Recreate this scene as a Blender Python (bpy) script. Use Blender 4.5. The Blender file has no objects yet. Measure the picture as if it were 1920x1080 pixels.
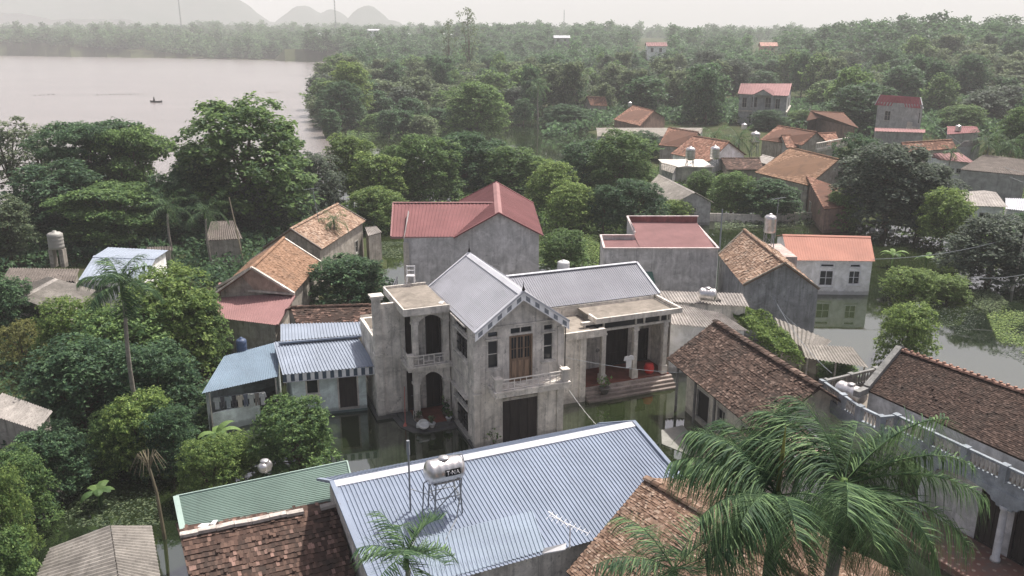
import bpy, math, random
import numpy as np
from mathutils import Vector, Matrix
random.seed(7); RNG = np.random.default_rng(7)
SC = bpy.context.scene
COL = SC.collection
# ------------------------------------------------------------------ camera
CAM_H, FPX = 21.0, 1600.0          # height above the flood water, focal length in photo pixels (1920 wide)
PITCH = math.atan(480/FPX)
cam_d = bpy.data.cameras.new('camera'); cam = bpy.data.objects.new('camera', cam_d); COL.objects.link(cam)
cam_d.sensor_width = 36; cam_d.lens = 36*FPX/1920; cam_d.clip_start = .5; cam_d.clip_end = 20000
cam.location = (0, 0, CAM_H); cam.rotation_euler = (math.pi/2-PITCH, 0, 0)
SC.camera = cam
# ------------------------------------------------------------------ light: hazy sun behind the village, from the right
SUN_EL, SUN_AZ = math.radians(61), math.radians(42)      # azimuth clockwise from +Y
sd = Vector((math.sin(SUN_AZ)*math.cos(SUN_EL), math.cos(SUN_AZ)*math.cos(SUN_EL), math.sin(SUN_EL)))
sun_d = bpy.data.lights.new('sun', 'SUN'); sun = bpy.data.objects.new('sun', sun_d); COL.objects.link(sun)
sun_d.energy = 4.7; sun_d.angle = math.radians(.9); sun_d.color = (1, .95, .88)
sun.rotation_euler = sd.to_track_quat('Z', 'Y').to_euler(); sun.location = (60, 90, 150)
W = bpy.data.worlds.new('World'); SC.world = W; W.use_nodes = True
nt = W.node_tree; nt.nodes.clear()
sky = nt.nodes.new('ShaderNodeTexSky'); sky.sky_type = 'NISHITA'; sky.sun_disc = False
sky.sun_elevation = SUN_EL; sky.sun_rotation = SUN_AZ
sky.air_density = 1.0; sky.dust_density = 6.0; sky.ozone_density = 1.0
hs = nt.nodes.new('ShaderNodeHueSaturation'); hs.inputs['Saturation'].default_value = .6
tint = nt.nodes.new('ShaderNodeMix'); tint.data_type = 'RGBA'; tint.blend_type = 'MULTIPLY'; tint.inputs[0].default_value = 1
tint.inputs[7].default_value = (1.0, .94, .975, 1)
bg = nt.nodes.new('ShaderNodeBackground'); bg.inputs[1].default_value = .118
wo = nt.nodes.new('ShaderNodeOutputWorld')
nt.links.new(sky.outputs[0], hs.inputs['Color']); nt.links.new(hs.outputs[0], tint.inputs[6])
nt.links.new(tint.outputs[2], bg.inputs[0]); nt.links.new(bg.outputs[0], wo.inputs[0])
SC.view_settings.view_transform = 'Standard'; SC.view_settings.look = 'None'
SC.view_settings.exposure = 0.5; SC.view_settings.gamma = 1
SC.render.engine = 'CYCLES'
SC.cycles.use_denoising = True
SC.cycles.max_bounces = 5; SC.cycles.diffuse_bounces = 2; SC.cycles.glossy_bounces = 2
SC.cycles.transmission_bounces = 3; SC.cycles.transparent_max_bounces = 6; SC.cycles.volume_bounces = 1
SC.cycles.sample_clamp_indirect = 4
# ------------------------------------------------------------------ survey helper: the point of height z seen at a photo pixel
def P(px, py, z=0.0):
    dx, dz = (px-960)/FPX, -(py-540)/FPX
    d = np.array([dx, math.cos(PITCH)+dz*math.sin(PITCH), -math.sin(PITCH)+dz*math.cos(PITCH)])
    return np.array([0, 0, CAM_H]) + d*((z-CAM_H)/d[2])
def proj(p):
    x, y, z = p[0], p[1], p[2]-CAM_H
    zc = y*math.cos(PITCH)-z*math.sin(PITCH); yc = y*math.sin(PITCH)+z*math.cos(PITCH)
    return 960+FPX*x/zc, 540-FPX*yc/zc, zc
def V3(a): return np.array([float(a[0]), float(a[1]), float(a[2])])
# ------------------------------------------------------------------ materials
MATS = {}
class NT:
    def __init__(s, name, rough=.8, spec=.3):
        s.m = bpy.data.materials.new(name); s.m.use_nodes = True; s.t = s.m.node_tree
        s.b = s.t.nodes['Principled BSDF']; s.b.inputs['Roughness'].default_value = rough
        s.b.inputs['Specular IOR Level'].default_value = spec; s.c = None
    def n(s, typ, **kw):
        x = s.t.nodes.new(typ)
        for k, v in kw.items():
            if hasattr(x, k): setattr(x, k, v)
            else: x.inputs[k].default_value = v
        return x
    def l(s, a, b): s.t.links.new(a, b)
    def co(s, scale=(1, 1, 1)):
        if s.c is None: s.c = s.n('ShaderNodeTexCoord')
        mp = s.n('ShaderNodeMapping'); mp.inputs['Scale'].default_value = scale
        s.l(s.c.outputs['Object'], mp.inputs[0]); return mp.outputs[0]
    def noise(s, scale, detail=4, st=(1, 1, 1), rough=.55, dist=0):
        x = s.n('ShaderNodeTexNoise'); x.inputs['Scale'].default_value = scale; x.inputs['Detail'].default_value = detail
        x.inputs['Roughness'].default_value = rough; x.inputs['Distortion'].default_value = dist
        s.l(s.co(st), x.inputs['Vector']); return x.outputs['Fac']
    def ramp(s, fac, stops, interp='LINEAR'):
        r = s.n('ShaderNodeValToRGB'); e = r.color_ramp; e.interpolation = interp
        while len(e.elements) > 1: e.elements.remove(e.elements[-1])
        e.elements[0].position = stops[0][0]; c = stops[0][1]; e.elements[0].color = (*c, 1) if len(c) == 3 else c
        for p, c in stops[1:]:
            q = e.elements.new(p); q.color = (*c, 1) if len(c) == 3 else c
        s.l(fac, r.inputs[0]); return r.outputs[0]
    def mask(s, fac, a, b):
        m = s.n('ShaderNodeMapRange'); m.inputs[1].default_value = a; m.inputs[2].default_value = b; s.l(fac, m.inputs[0]); return m.outputs[0]
    def mix(s, fac, a, b, mode='MIX'):
        m = s.n('ShaderNodeMix'); m.data_type = 'RGBA'; m.blend_type = mode
        for i, v in ((0, fac), (6, a), (7, b)):
            if isinstance(v, (int, float)): m.inputs[i].default_value = v
            elif isinstance(v, tuple): m.inputs[i].default_value = (*v, 1)
            else: s.l(v, m.inputs[i])
        return m.outputs[2]
    def attr(s, name='rnd'):
        a = s.n('ShaderNodeAttribute'); a.attribute_name = name; return a.outputs['Fac']
    def oinfo(s): return s.n('ShaderNodeObjectInfo').outputs['Random']
    def math(s, op, a, b=0.0):
        m = s.n('ShaderNodeMath'); m.operation = op
        for i, v in ((0, a), (1, b)):
            if isinstance(v, (int, float)): m.inputs[i].default_value = v
            else: s.l(v, m.inputs[i])
        return m.outputs[0]
    def color(s, c):
        if isinstance(c, tuple): s.b.inputs['Base Color'].default_value = (*c, 1)
        else: s.l(c, s.b.inputs['Base Color'])
    def bump(s, fac, strength=.3, dist=.02):
        b = s.n('ShaderNodeBump'); b.inputs['Strength'].default_value = strength; b.inputs['Distance'].default_value = dist
        s.l(fac, b.inputs['Height']); s.l(b.outputs[0], s.b.inputs['Normal'])
def cached(f):
    def g(name, *a, **k):
        if name not in MATS: MATS[name] = f(name, *a, **k)
        return MATS[name]
    return g
@cached
def m_plain(name, c, rough=.7, spec=.3, metal=0, var=.12, sc=3):
    m = NT(name, rough, spec); m.b.inputs['Metallic'].default_value = metal
    n = m.noise(sc, 4); d = tuple(x*(1-var) for x in c); e = tuple(min(1, x*(1+var)) for x in c)
    m.color(m.ramp(n, [(.3, d), (.7, e)])); return m.m
@cached
def m_render(name, c, dirt=.6, dark=(.05, .055, .055), sc=1.0, seed=0):
    """cement render: cloudy trowel marks, vertical weather streaks, black mould blotches, paler patches"""
    m = NT(name, .9, .15)
    a = m.noise(1.1*sc, 6, (1, 1, 1), .65, .6); b = m.noise(1.4*sc, 5, (2.4, 2.4, .28), .6, .3); c3 = m.noise(5*sc, 6, (1, 1, .7), .7, .8)
    base = m.ramp(a, [(.32, tuple(x*.74 for x in c)), (.5, c), (.66, tuple(min(1, x*1.35) for x in c))])
    base = m.mix(m.math('MULTIPLY', m.mask(b, .5, .72), .55*dirt), base, dark)
    base = m.mix(m.math('MULTIPLY', m.mask(c3, .56, .72), .75*dirt), base, dark)
    pale = m.noise(2.3*sc, 3, (1, 1, 1.4), .5, 1.2)
    base = m.mix(m.math('MULTIPLY', m.mask(pale, .58, .7), .3), base, tuple(min(1, x*1.55) for x in c))
    sx = m.n('ShaderNodeSeparateXYZ'); m.l(m.co(), sx.inputs[0]); tz = m.math('ADD', sx.outputs[2], m.math('MULTIPLY', m.noise(3, 4), -.35))
    base = m.mix(m.math('MULTIPLY', m.mask(tz, .22, .1), .6), base, tuple(x*.35+.01 for x in c)); base = m.mix(m.math('MULTIPLY', m.mask(m.noise(1.1, 5, (5, 5, .12), .6), .58, .7), .45*dirt), base, tuple(x*.3 for x in c))
    fine = m.noise(26, 3); base = m.mix(.25, base, m.ramp(fine, [(.3, (.35, .35, .35)), (.7, (.68, .68, .68))]), 'OVERLAY')
    m.color(base); m.bump(c3, .35, .02); return m.m
@cached
def m_metal(name, c, rough=.42, rust=0.0, spec=.5):
    m = NT(name, rough, spec)
    a = m.noise(.5, 4); b = m.noise(3.5, 5, (1, 1, 1), .7)
    base = m.ramp(a, [(.3, tuple(x*.86 for x in c)), (.7, tuple(min(1, x*1.12) for x in c))])
    base = m.mix(m.math('MULTIPLY', m.mask(b, .55, .75), .22), base, tuple(x*.55+.1 for x in c))
    st = m.noise(1.3, 5, (3.5, .3, 1), .65); base = m.mix(m.math('MULTIPLY', m.mask(st, .52, .72), .35), base, tuple(x*.6+.03 for x in c)); dots = m.noise(14, 2, (1, 1, 1), .5); base = m.mix(m.math('MULTIPLY', m.mask(dots, .68, .74), .5), base, (.13, .09, .07))
    if rust: base = m.mix(m.math('MULTIPLY', m.mask(m.noise(2.2, 6, (1, 1, 1), .75), .6, .7), rust), base, (.16, .07, .04))
    m.color(base); m.l(m.math('ADD', m.math('MULTIPLY', b, .3), rough-.1), m.b.inputs['Roughness']); return m.m
@cached
def m_tile(name, stops, moss=(.045, .04, .035), amt=.5, sc=.9):
    m = NT(name, .9, .15)
    base = m.ramp(m.attr(), stops)
    a = m.noise(sc, 5, (1, 1, 1), .65, .5); b = m.noise(6, 4, (1, 1, 1), .7)
    base = m.mix(m.math('MULTIPLY', m.mask(a, .47, .66), amt), base, moss)
    base = m.mix(m.math('MULTIPLY', m.mask(b, .55, .72), amt*.8), base, moss)
    m.color(base); m.bump(b, .3, .01); return m.m
@cached
def m_fibro(name, c=(.3, .28, .25), amt=.6):
    m = NT(name, .95, .1)
    a = m.noise(.9, 6, (1, 1, 1), .7, .4); b = m.noise(9, 5, (1, 1, 1), .75); d = m.noise(2.5, 4, (1, 1, 1), .6, 1)
    base = m.ramp(a, [(.3, tuple(x*.6 for x in c)), (.55, c), (.75, tuple(min(1, x*1.5) for x in c))])
    base = m.mix(m.math('MULTIPLY', m.mask(b, .52, .7), amt), base, (.06, .055, .05))
    base = m.mix(m.math('MULTIPLY', m.mask(d, .6, .72), amt*.6), base, (.09, .075, .05))
    m.color(base); return m.m
@cached
def m_leaf(name, c, c2, var=.5, trans=.38, rough=.5):
    m = NT(name, rough, .16)
    f = m.attr(); o = m.oinfo()
    base = m.ramp(f, [(0, tuple(x*.6 for x in c)), (.38, c), (.7, c2), (1, tuple(min(1, x*1.5) for x in c2))])
    base = m.mix(m.math('MULTIPLY', o, .35), base, tuple(x*.6 for x in (c[0]*.8, c[1]*.9, c[2]*1.2)))
    m.color(base)
    tr = m.n('ShaderNodeBsdfTranslucent'); m.l(m.mix(.5, base, tuple(min(1, x*1.6) for x in c2)), tr.inputs[0])
    mx = m.n('ShaderNodeMixShader'); mx.inputs[0].default_value = trans
    m.l(m.b.outputs[0], mx.inputs[1]); m.l(tr.outputs[0], mx.inputs[2]); m.l(mx.outputs[0], m.t.nodes['Material Output'].inputs[0])
    return m.m
@cached
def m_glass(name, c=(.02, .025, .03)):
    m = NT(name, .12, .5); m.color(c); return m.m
@cached
def m_wood(name, c):
    m = NT(name, .55, .3); a = m.noise(6, 5, (1, 1, .15), .6, .4)
    m.color(m.ramp(a, [(.3, tuple(x*.55 for x in c)), (.7, tuple(x*1.3 for x in c))])); return m.m
# ------------------------------------------------------------------ mesh builder (collects world or local points, links ONE mesh)
class MB:
    def __init__(s): s.v, s.f, s.r, s.n = [], [], [], 0
    def add(s, vs, fs, r=None):
        vs = np.asarray(vs, float).reshape(-1, 3); s.v.append(vs)
        for f in fs: s.f.append([i+s.n for i in f]); s.r.append(random.random() if r is None else r)
        s.n += len(vs)
    def arr(s, vs, quads, r):
        """bulk: vs (N,3), quads (M,4) or (M,3), r (M,)"""
        s.v.append(vs); s.f += (quads+s.n).tolist(); s.r += list(r); s.n += len(vs)
    def poly(s, pts): s.add(pts, [list(range(len(pts)))])
    def box(s, x0, y0, z0, x1, y1, z1, F=None):
        p = [(x, y, z) for z in (z0, z1) for x, y in ((x0, y0), (x1, y0), (x1, y1), (x0, y1))]
        if F: p = [F(*q) for q in p]
        s.add(p, [(3, 2, 1, 0), (4, 5, 6, 7), (0, 1, 5, 4), (1, 2, 6, 5), (2, 3, 7, 6), (3, 0, 4, 7)])
    def beam(s, a, b, w, h, up=(0, 0, 1)):
        a, b = V3(a), V3(b); d = b-a; L = np.linalg.norm(d)
        if L < 1e-6: return
        d /= L; u = np.array(up, float)
        sd_ = np.cross(d, u)
        if np.linalg.norm(sd_) < 1e-4: sd_ = np.cross(d, [1, 0, 0])
        sd_ /= np.linalg.norm(sd_); u = np.cross(sd_, d)
        p = [q+sx*sd_*w/2+sz*u*h/2 for q in (a, b) for sx, sz in ((-1, -1), (1, -1), (1, 1), (-1, 1))]
        s.add(p, [(3, 2, 1, 0), (4, 5, 6, 7), (0, 1, 5, 4), (1, 2, 6, 5), (2, 3, 7, 6), (3, 0, 4, 7)])
    def tube(s, pts, rad, n=6, cap=True):
        pts = [V3(p) for p in pts]
        if isinstance(rad, (int, float)): rad = [rad]*len(pts)
        rings = []; ref = None
        for i, p in enumerate(pts):
            d = pts[min(i+1, len(pts)-1)]-pts[max(i-1, 0)]; d = d/(np.linalg.norm(d)+1e-9)
            if ref is None: ref = np.array([1, 0, 0]) if abs(d[0]) < .8 else np.array([0, 1, 0])
            a = ref-d*np.dot(ref, d); a /= np.linalg.norm(a)+1e-9; b = np.cross(d, a); ref = a
            rings.append([p+rad[i]*(math.cos(2*math.pi*k/n)*a+math.sin(2*math.pi*k/n)*b) for k in range(n)])
        fs = [(i*n+k, i*n+(k+1) % n, (i+1)*n+(k+1) % n, (i+1)*n+k) for i in range(len(pts)-1) for k in range(n)]
        if cap: fs += [tuple(range(n-1, -1, -1)), tuple((len(pts)-1)*n+k for k in range(n))]
        s.add(np.array(rings).reshape(-1, 3), fs)
    def lathe(s, c, prof, n=16, ax=None):
        """prof [(r, h)] round the axis ax (default z) from c"""
        c = V3(c); ax = np.array([0, 0, 1.]) if ax is None else V3(ax)/np.linalg.norm(V3(ax))
        t = np.array([1, 0, 0.]) if abs(ax[0]) < .8 else np.array([0, 1., 0]); a = np.cross(ax, t); a /= np.linalg.norm(a); b = np.cross(ax, a)
        vs = [c+ax*h+r*(math.cos(2*math.pi*k/n)*a+math.sin(2*math.pi*k/n)*b) for r, h in prof for k in range(n)]
        m = len(prof)
        s.add(vs, [(i*n+k, i*n+(k+1) % n, (i+1)*n+(k+1) % n, (i+1)*n+k) for i in range(m-1) for k in range(n)]+[tuple(range(n-1, -1, -1)), tuple((m-1)*n+k for k in range(n))])
    # a wall from p0 to p1 (outside on the right-hand side walking p0 -> p1), real openings with reveals
    def wall(s, p0, p1, z0, z1, holes=(), t=.22):
        p0, p1 = np.array(p0[:2], float), np.array(p1[:2], float); L = np.linalg.norm(p1-p0); d = (p1-p0)/L; nrm = np.array([-d[1], d[0]])
        pt = lambda u, z, k=0: np.array([*(p0+d*u+nrm*k), z])
        us = sorted({0, L, *[h[0] for h in holes], *[h[1] for h in holes]}); zs = sorted({z0, z1, *[h[2] for h in holes], *[h[3] for h in holes]})
        for i in range(len(us)-1):
            for j in range(len(zs)-1):
                um, zm = (us[i]+us[i+1])/2, (zs[j]+zs[j+1])/2
                if any(h[0] < um < h[1] and h[2] < zm < h[3] for h in holes): continue
                s.poly([pt(us[i], zs[j]), pt(us[i+1], zs[j]), pt(us[i+1], zs[j+1]), pt(us[i], zs[j+1])])
        for a, b, c, e in holes:
            s.poly([pt(a, c), pt(a, c, t), pt(b, c, t), pt(b, c)][::-1]); s.poly([pt(a, e), pt(b, e), pt(b, e, t), pt(a, e, t)][::-1])
            s.poly([pt(a, c), pt(a, e), pt(a, e, t), pt(a, c, t)]); s.poly([pt(b, c), pt(b, c, t), pt(b, e, t), pt(b, e)])
        # inner leaf
        s.poly([pt(L, z0, t), pt(0, z0, t), pt(0, z0+.01, t), pt(L, z0+.01, t)]) if False else None
    def build(s, name, mat, parent=None, smooth=False, kind=None):
        if not s.f: return None
        v = np.concatenate(s.v)
        if parent is not None:
            Mi = np.array(parent['_M'] if False else TF[parent.name]); v = v@Mi[:3, :3].T+Mi[:3, 3]
        me = bpy.data.meshes.new(name); me.from_pydata(v.tolist(), [], s.f)
        at = me.attributes.new('rnd', 'FLOAT', 'FACE'); at.data.foreach_set('value', np.array(s.r, np.float32))
        if smooth: me.polygons.foreach_set('use_smooth', [True]*len(me.polygons))
        me.materials.append(mat); me.update()
        o = bpy.data.objects.new(name, me); COL.objects.link(o)
        if parent is not None: o.parent = parent
        if kind: o['kind'] = kind
        return o
TF = {}      # object name -> world-to-local matrix used when its parts are built from world points
def thing(name, label, cat, loc=(0, 0, 0), ang=0.0, group=None):
    o = bpy.data.objects.new(name, None); COL.objects.link(o); o.empty_display_size = .3
    o.location = tuple(float(x) for x in loc); o.rotation_euler = (0, 0, ang); o['label'] = label; o['category'] = cat
    if group: o['group'] = group
    TF[o.name] = np.array((Matrix.Translation(Vector(o.location))@Matrix.Rotation(ang, 4, 'Z')).inverted()); return o
def sub(o, root): TF[o.name] = TF[root.name]; return o      # lets a part parent sub-parts built from world points
def part(name, mb, mat, root, parent=None, smooth=False, label=None):
    """mesh part of root (or, with parent, a sub-part)"""
    p = parent or root
    if p.name not in TF: TF[p.name] = TF[root.name]
    o = mb.build(name, mat, p, smooth)
    if o and label: o['label'] = label
    return o
def single(name, mb, mat, label, cat, group=None, smooth=False):
    v = np.concatenate(mb.v); c = (v.min(0)+v.max(0))/2; c[2] = v[:, 2].min(); s_ = [x-c for x in mb.v]; mb.v = s_
    o = mb.build(name, mat, None, smooth); o.location = tuple(c); o['label'] = label; o['category'] = cat
    if group: o['group'] = group
    return o
def lerp(a, b, t): return a+(b-a)*t
# ------------------------------------------------------------------ roof coverings over the quad a(eave left) b(eave right) c(top right) d(top left)
def grid_pts(a, b, c, d, U, Vv):
    U, Vv = np.meshgrid(U, Vv); U = U[..., None]; Vv = Vv[..., None]
    return (a*(1-U)+b*U)*(1-Vv)+(d*(1-U)+c*U)*Vv
def qn(a, b, c, d):
    n = np.cross(b-a, d-a)+np.cross(d-c, b-c); n /= np.linalg.norm(n); return n if n[2] > 0 else -n
def corrugated(mb, a, b, c, d, pitch=.2, amp=.022, trap=True, nv=4, wob=.0, laps=0):
    a, b, c, d = map(V3, (a, b, c, d)); L = np.linalg.norm(b-a); n = max(2, int(L/pitch)); nr = qn(a, b, c, d)
    us, hs_ = [], []
    if trap:
        for i in range(n):
            for du, h in ((0, 0), (.5, 0), (.62, 1), (.88, 1)): us.append((i+du)/n); hs_.append(h)
        us.append(1); hs_.append(0)
    else:
        for i in range(n*6+1): us.append(i/(n*6)); hs_.append(.5+.5*math.sin(i/6*2*math.pi))
    us, hs_ = np.array(us), np.array(hs_)
    bands = max(1, laps+1); m = len(us)
    for k in range(bands):
        v0, v1 = k/bands, min(1, (k+1)/bands+(.02 if k < bands-1 else 0)); vv = np.linspace(v0, v1, nv)
        g = grid_pts(a, b, c, d, us, vv)+nr*(hs_[None, :, None]*amp*2)+nr*.012*((k+1) % 2 if laps else 0)-nr*np.linspace(0, .02 if laps else 0, nv)[:, None, None]*(0 if k else 0)
        if wob: g = g+nr*(wob*np.sin(us*7.3+k)[None, :, None]*np.cos(vv*5+k)[:, None, None])
        idx = np.arange(nv*m).reshape(nv, m)
        q = np.stack([idx[:-1, :-1], idx[:-1, 1:], idx[1:, 1:], idx[1:, :-1]], -1).reshape(-1, 4)
        mb.arr(g.reshape(-1, 3), q, np.full(len(q), random.random()))
def tiled(mb, a, b, c, d, tw=.2, tl=.2, lift=.035, jit=.25, gone=0.0, broken=0.0, sag=.0, rowvar=.0):
    """single tiles laid in rows from eave to ridge, each a tilted slab with a thick lower edge"""
    a, b, c, d = map(V3, (a, b, c, d)); nr = qn(a, b, c, d)
    Lu = max(np.linalg.norm(b-a), np.linalg.norm(c-d)); Lv = max(np.linalg.norm(d-a), np.linalg.norm(c-b))
    nu, nv = max(2, int(Lu/tw)), max(2, int(Lv/tl)); uu = (b-a)/np.linalg.norm(b-a); vv = (d-a)/np.linalg.norm(d-a)
    J, I = np.meshgrid(np.arange(nv), np.arange(nu)); J = J.ravel(); I = I.ravel()
    if gone: k = RNG.random(len(I)) > gone; I, J = I[k], J[k]
    N = len(I); u0 = (I+.5*(J % 2))/(nu+.5); u1 = u0+1/(nu+.5)*.97; v0 = J/nv; v1 = np.minimum((J+1.35)/nv, 1.0)
    jr = lambda s_: (RNG.random(N)-.5)*s_
    def pt(u, v):
        U, V_ = u[:, None], v[:, None]; return (a*(1-U)+b*U)*(1-V_)+(d*(1-U)+c*U)*V_
    z = np.zeros(N)
    up = lift*(1+jr(1.2)*jit*2)+(RNG.random(N) < broken)*RNG.random(N)*lift*2.5; dn = .004+np.abs(jr(.01)); sk = jr(1)*jit*tl*.35; sag_ = -sag*np.sin(np.clip(v0, 0, 1)*math.pi)*np.sin(u0*math.pi)
    rv = (np.sin(J*1.7+I*.05)+np.sin(I*.31))*rowvar
    p = [pt(u0, v0)+nr*(up+sag_+rv)[:, None]-vv*sk[:, None], pt(u1, v0)+nr*(up+sag_+rv+jr(.02)*jit)[:, None]-vv*(sk+jr(tl*.1*jit))[:, None], pt(u1, v1)+nr*(dn+sag_)[:, None], pt(u0, v1)+nr*(dn+sag_)[:, None]]
    e0, e1 = p[0]-nr*lift*1.0, p[1]-nr*lift*1.0
    vs = np.stack([p[0], p[1], p[2], p[3], e0, e1], 1).reshape(-1, 3); k = np.arange(N)*6
    q1 = np.stack([k, k+1, k+2, k+3], -1); q2 = np.stack([k+4, k+5, k+1, k], -1); r = RNG.random(N)
    mb.arr(vs, np.concatenate([q1, q2]), np.concatenate([r, r*.6]))
    mb.add([a-nr*.01, b-nr*.01, c-nr*.01, d-nr*.01, a-nr*.09, b-nr*.09, c-nr*.09, d-nr*.09], [(0, 1, 2, 3), (7, 6, 5, 4), (0, 4, 5, 1), (1, 5, 6, 2), (3, 7, 4, 0), (2, 6, 7, 3)], .05)
def ridge_tiles(mb, a, b, w=.16, n=None, h=.1):
    a, b = V3(a), V3(b); L = np.linalg.norm(b-a); n = n or max(2, int(L/.38)); d = (b-a)/L; s_ = np.cross(d, [0, 0, 1]); s_ /= np.linalg.norm(s_); up = np.cross(s_, d)
    for i in range(n):
        p0, p1 = a+(b-a)*(i/n), a+(b-a)*((i+1.08)/n); o0, o1 = .012*random.random(), .03+.02*random.random(); vs = []
        for p, o in ((p0, o0), (p1, o1)):
            for k in range(5):
                t = math.pi*k/4; vs.append(p+s_*math.cos(t)*w+up*(math.sin(t)*h+o-.03))
        mb.add(vs, [(k, k+1, k+6, k+5) for k in range(4)]+[(5, 6, 7, 8, 9), (4, 3, 2, 1, 0)])
# ------------------------------------------------------------------ windows and doors set in a wall opening
def opening(root, p0, p1, h, kind='window', fm=None, gm=None, nx=2, nz=2, t=.14, fw=.07, sill=True, proud=.03, leafm=None):
    """h=(u0,u1,z0,z1) on the wall p0->p1; frame (> pane) or door leaf"""
    p0, p1 = np.array(p0[:2], float), np.array(p1[:2], float); L = np.linalg.norm(p1-p0); d = (p1-p0)/L; nr = np.array([-d[1], d[0]])
    F = lambda u, k, z: np.array([*(p0+d*u+nr*k), z]); a, b, c, e = h
    fm = fm or m_render('pale_render', (.42, .41, .38), .3)
    fr = MB()
    for (x0, x1, z0, z1) in ((a-fw, a+.02, c-fw, e+fw), (b-.02, b+fw, c-fw, e+fw), (a+.02, b-.02, e-.02, e+fw), (a+.02, b-.02, c-fw, c+.02)):
        fr.box(x0, -proud, z0, x1, t*.7, z1, F)
    if sill: fr.box(a-fw-.06, -proud-.08, c-fw-.07, b+fw+.06, -.002, c-fw-.003, F)
    o = part(kind, fr, fm, root); sub(o, root)
    pn = MB(); pn.box(a+.02, t*.75, c+.02, b-.02, t*.75+.03, e-.02, F); part('pane' if kind == 'window' else 'door_leaf', pn, gm or m_glass('dark_pane'), root, o)
    br = MB()
    for i in range(1, nx): x = lerp(a, b, i/nx); br.box(x-.025, t*.45, c+.02, x+.025, t*.75-.004, e-.02, F)
    for j in range(1, nz): z = lerp(c, e, j/nz); br.box(a+.02, t*.5, z-.02, b-.02, t*.75-.006, z+.02, F)
    if br.f: part('glazing_bar', br, leafm or fm, root, o)
    return o
# ------------------------------------------------------------------ a gabled house from its roof corners
def covering(mb, kind, a, b, c, d, **k):
    if kind == 'corr': corrugated(mb, a, b, c, d, **k)
    elif kind == 'tile': tiled(mb, a, b, c, d, **k)
def gable(name, label, cat, R0, R1, zr, A, B, ze, roof='tile', rmat=None, wmat=None, inset=.35, z0=-.5, group=None, rk={}, holes={}, A2=None, B2=None,
          cap=True, capmat=None, capw=.14, ends=(True, True), wallt=.2, fm=None, gm=None, under=.1, barge=None):
    r0, r1, a, b = P(*R0, zr), P(*R1, zr), P(*A, ze), P(*B, ze)
    c = P(*B2, ze) if B2 else np.array([2*r1[0]-b[0], 2*r1[1]-b[1], ze]); d = P(*A2, ze) if A2 else np.array([2*r0[0]-a[0], 2*r0[1]-a[1], ze])
    return gable_w(name, label, cat, r0, r1, a, b, c, d, roof, rmat, wmat, inset, z0, group, rk, holes, cap, capmat, capw, ends, fm, gm, under, barge)
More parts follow.
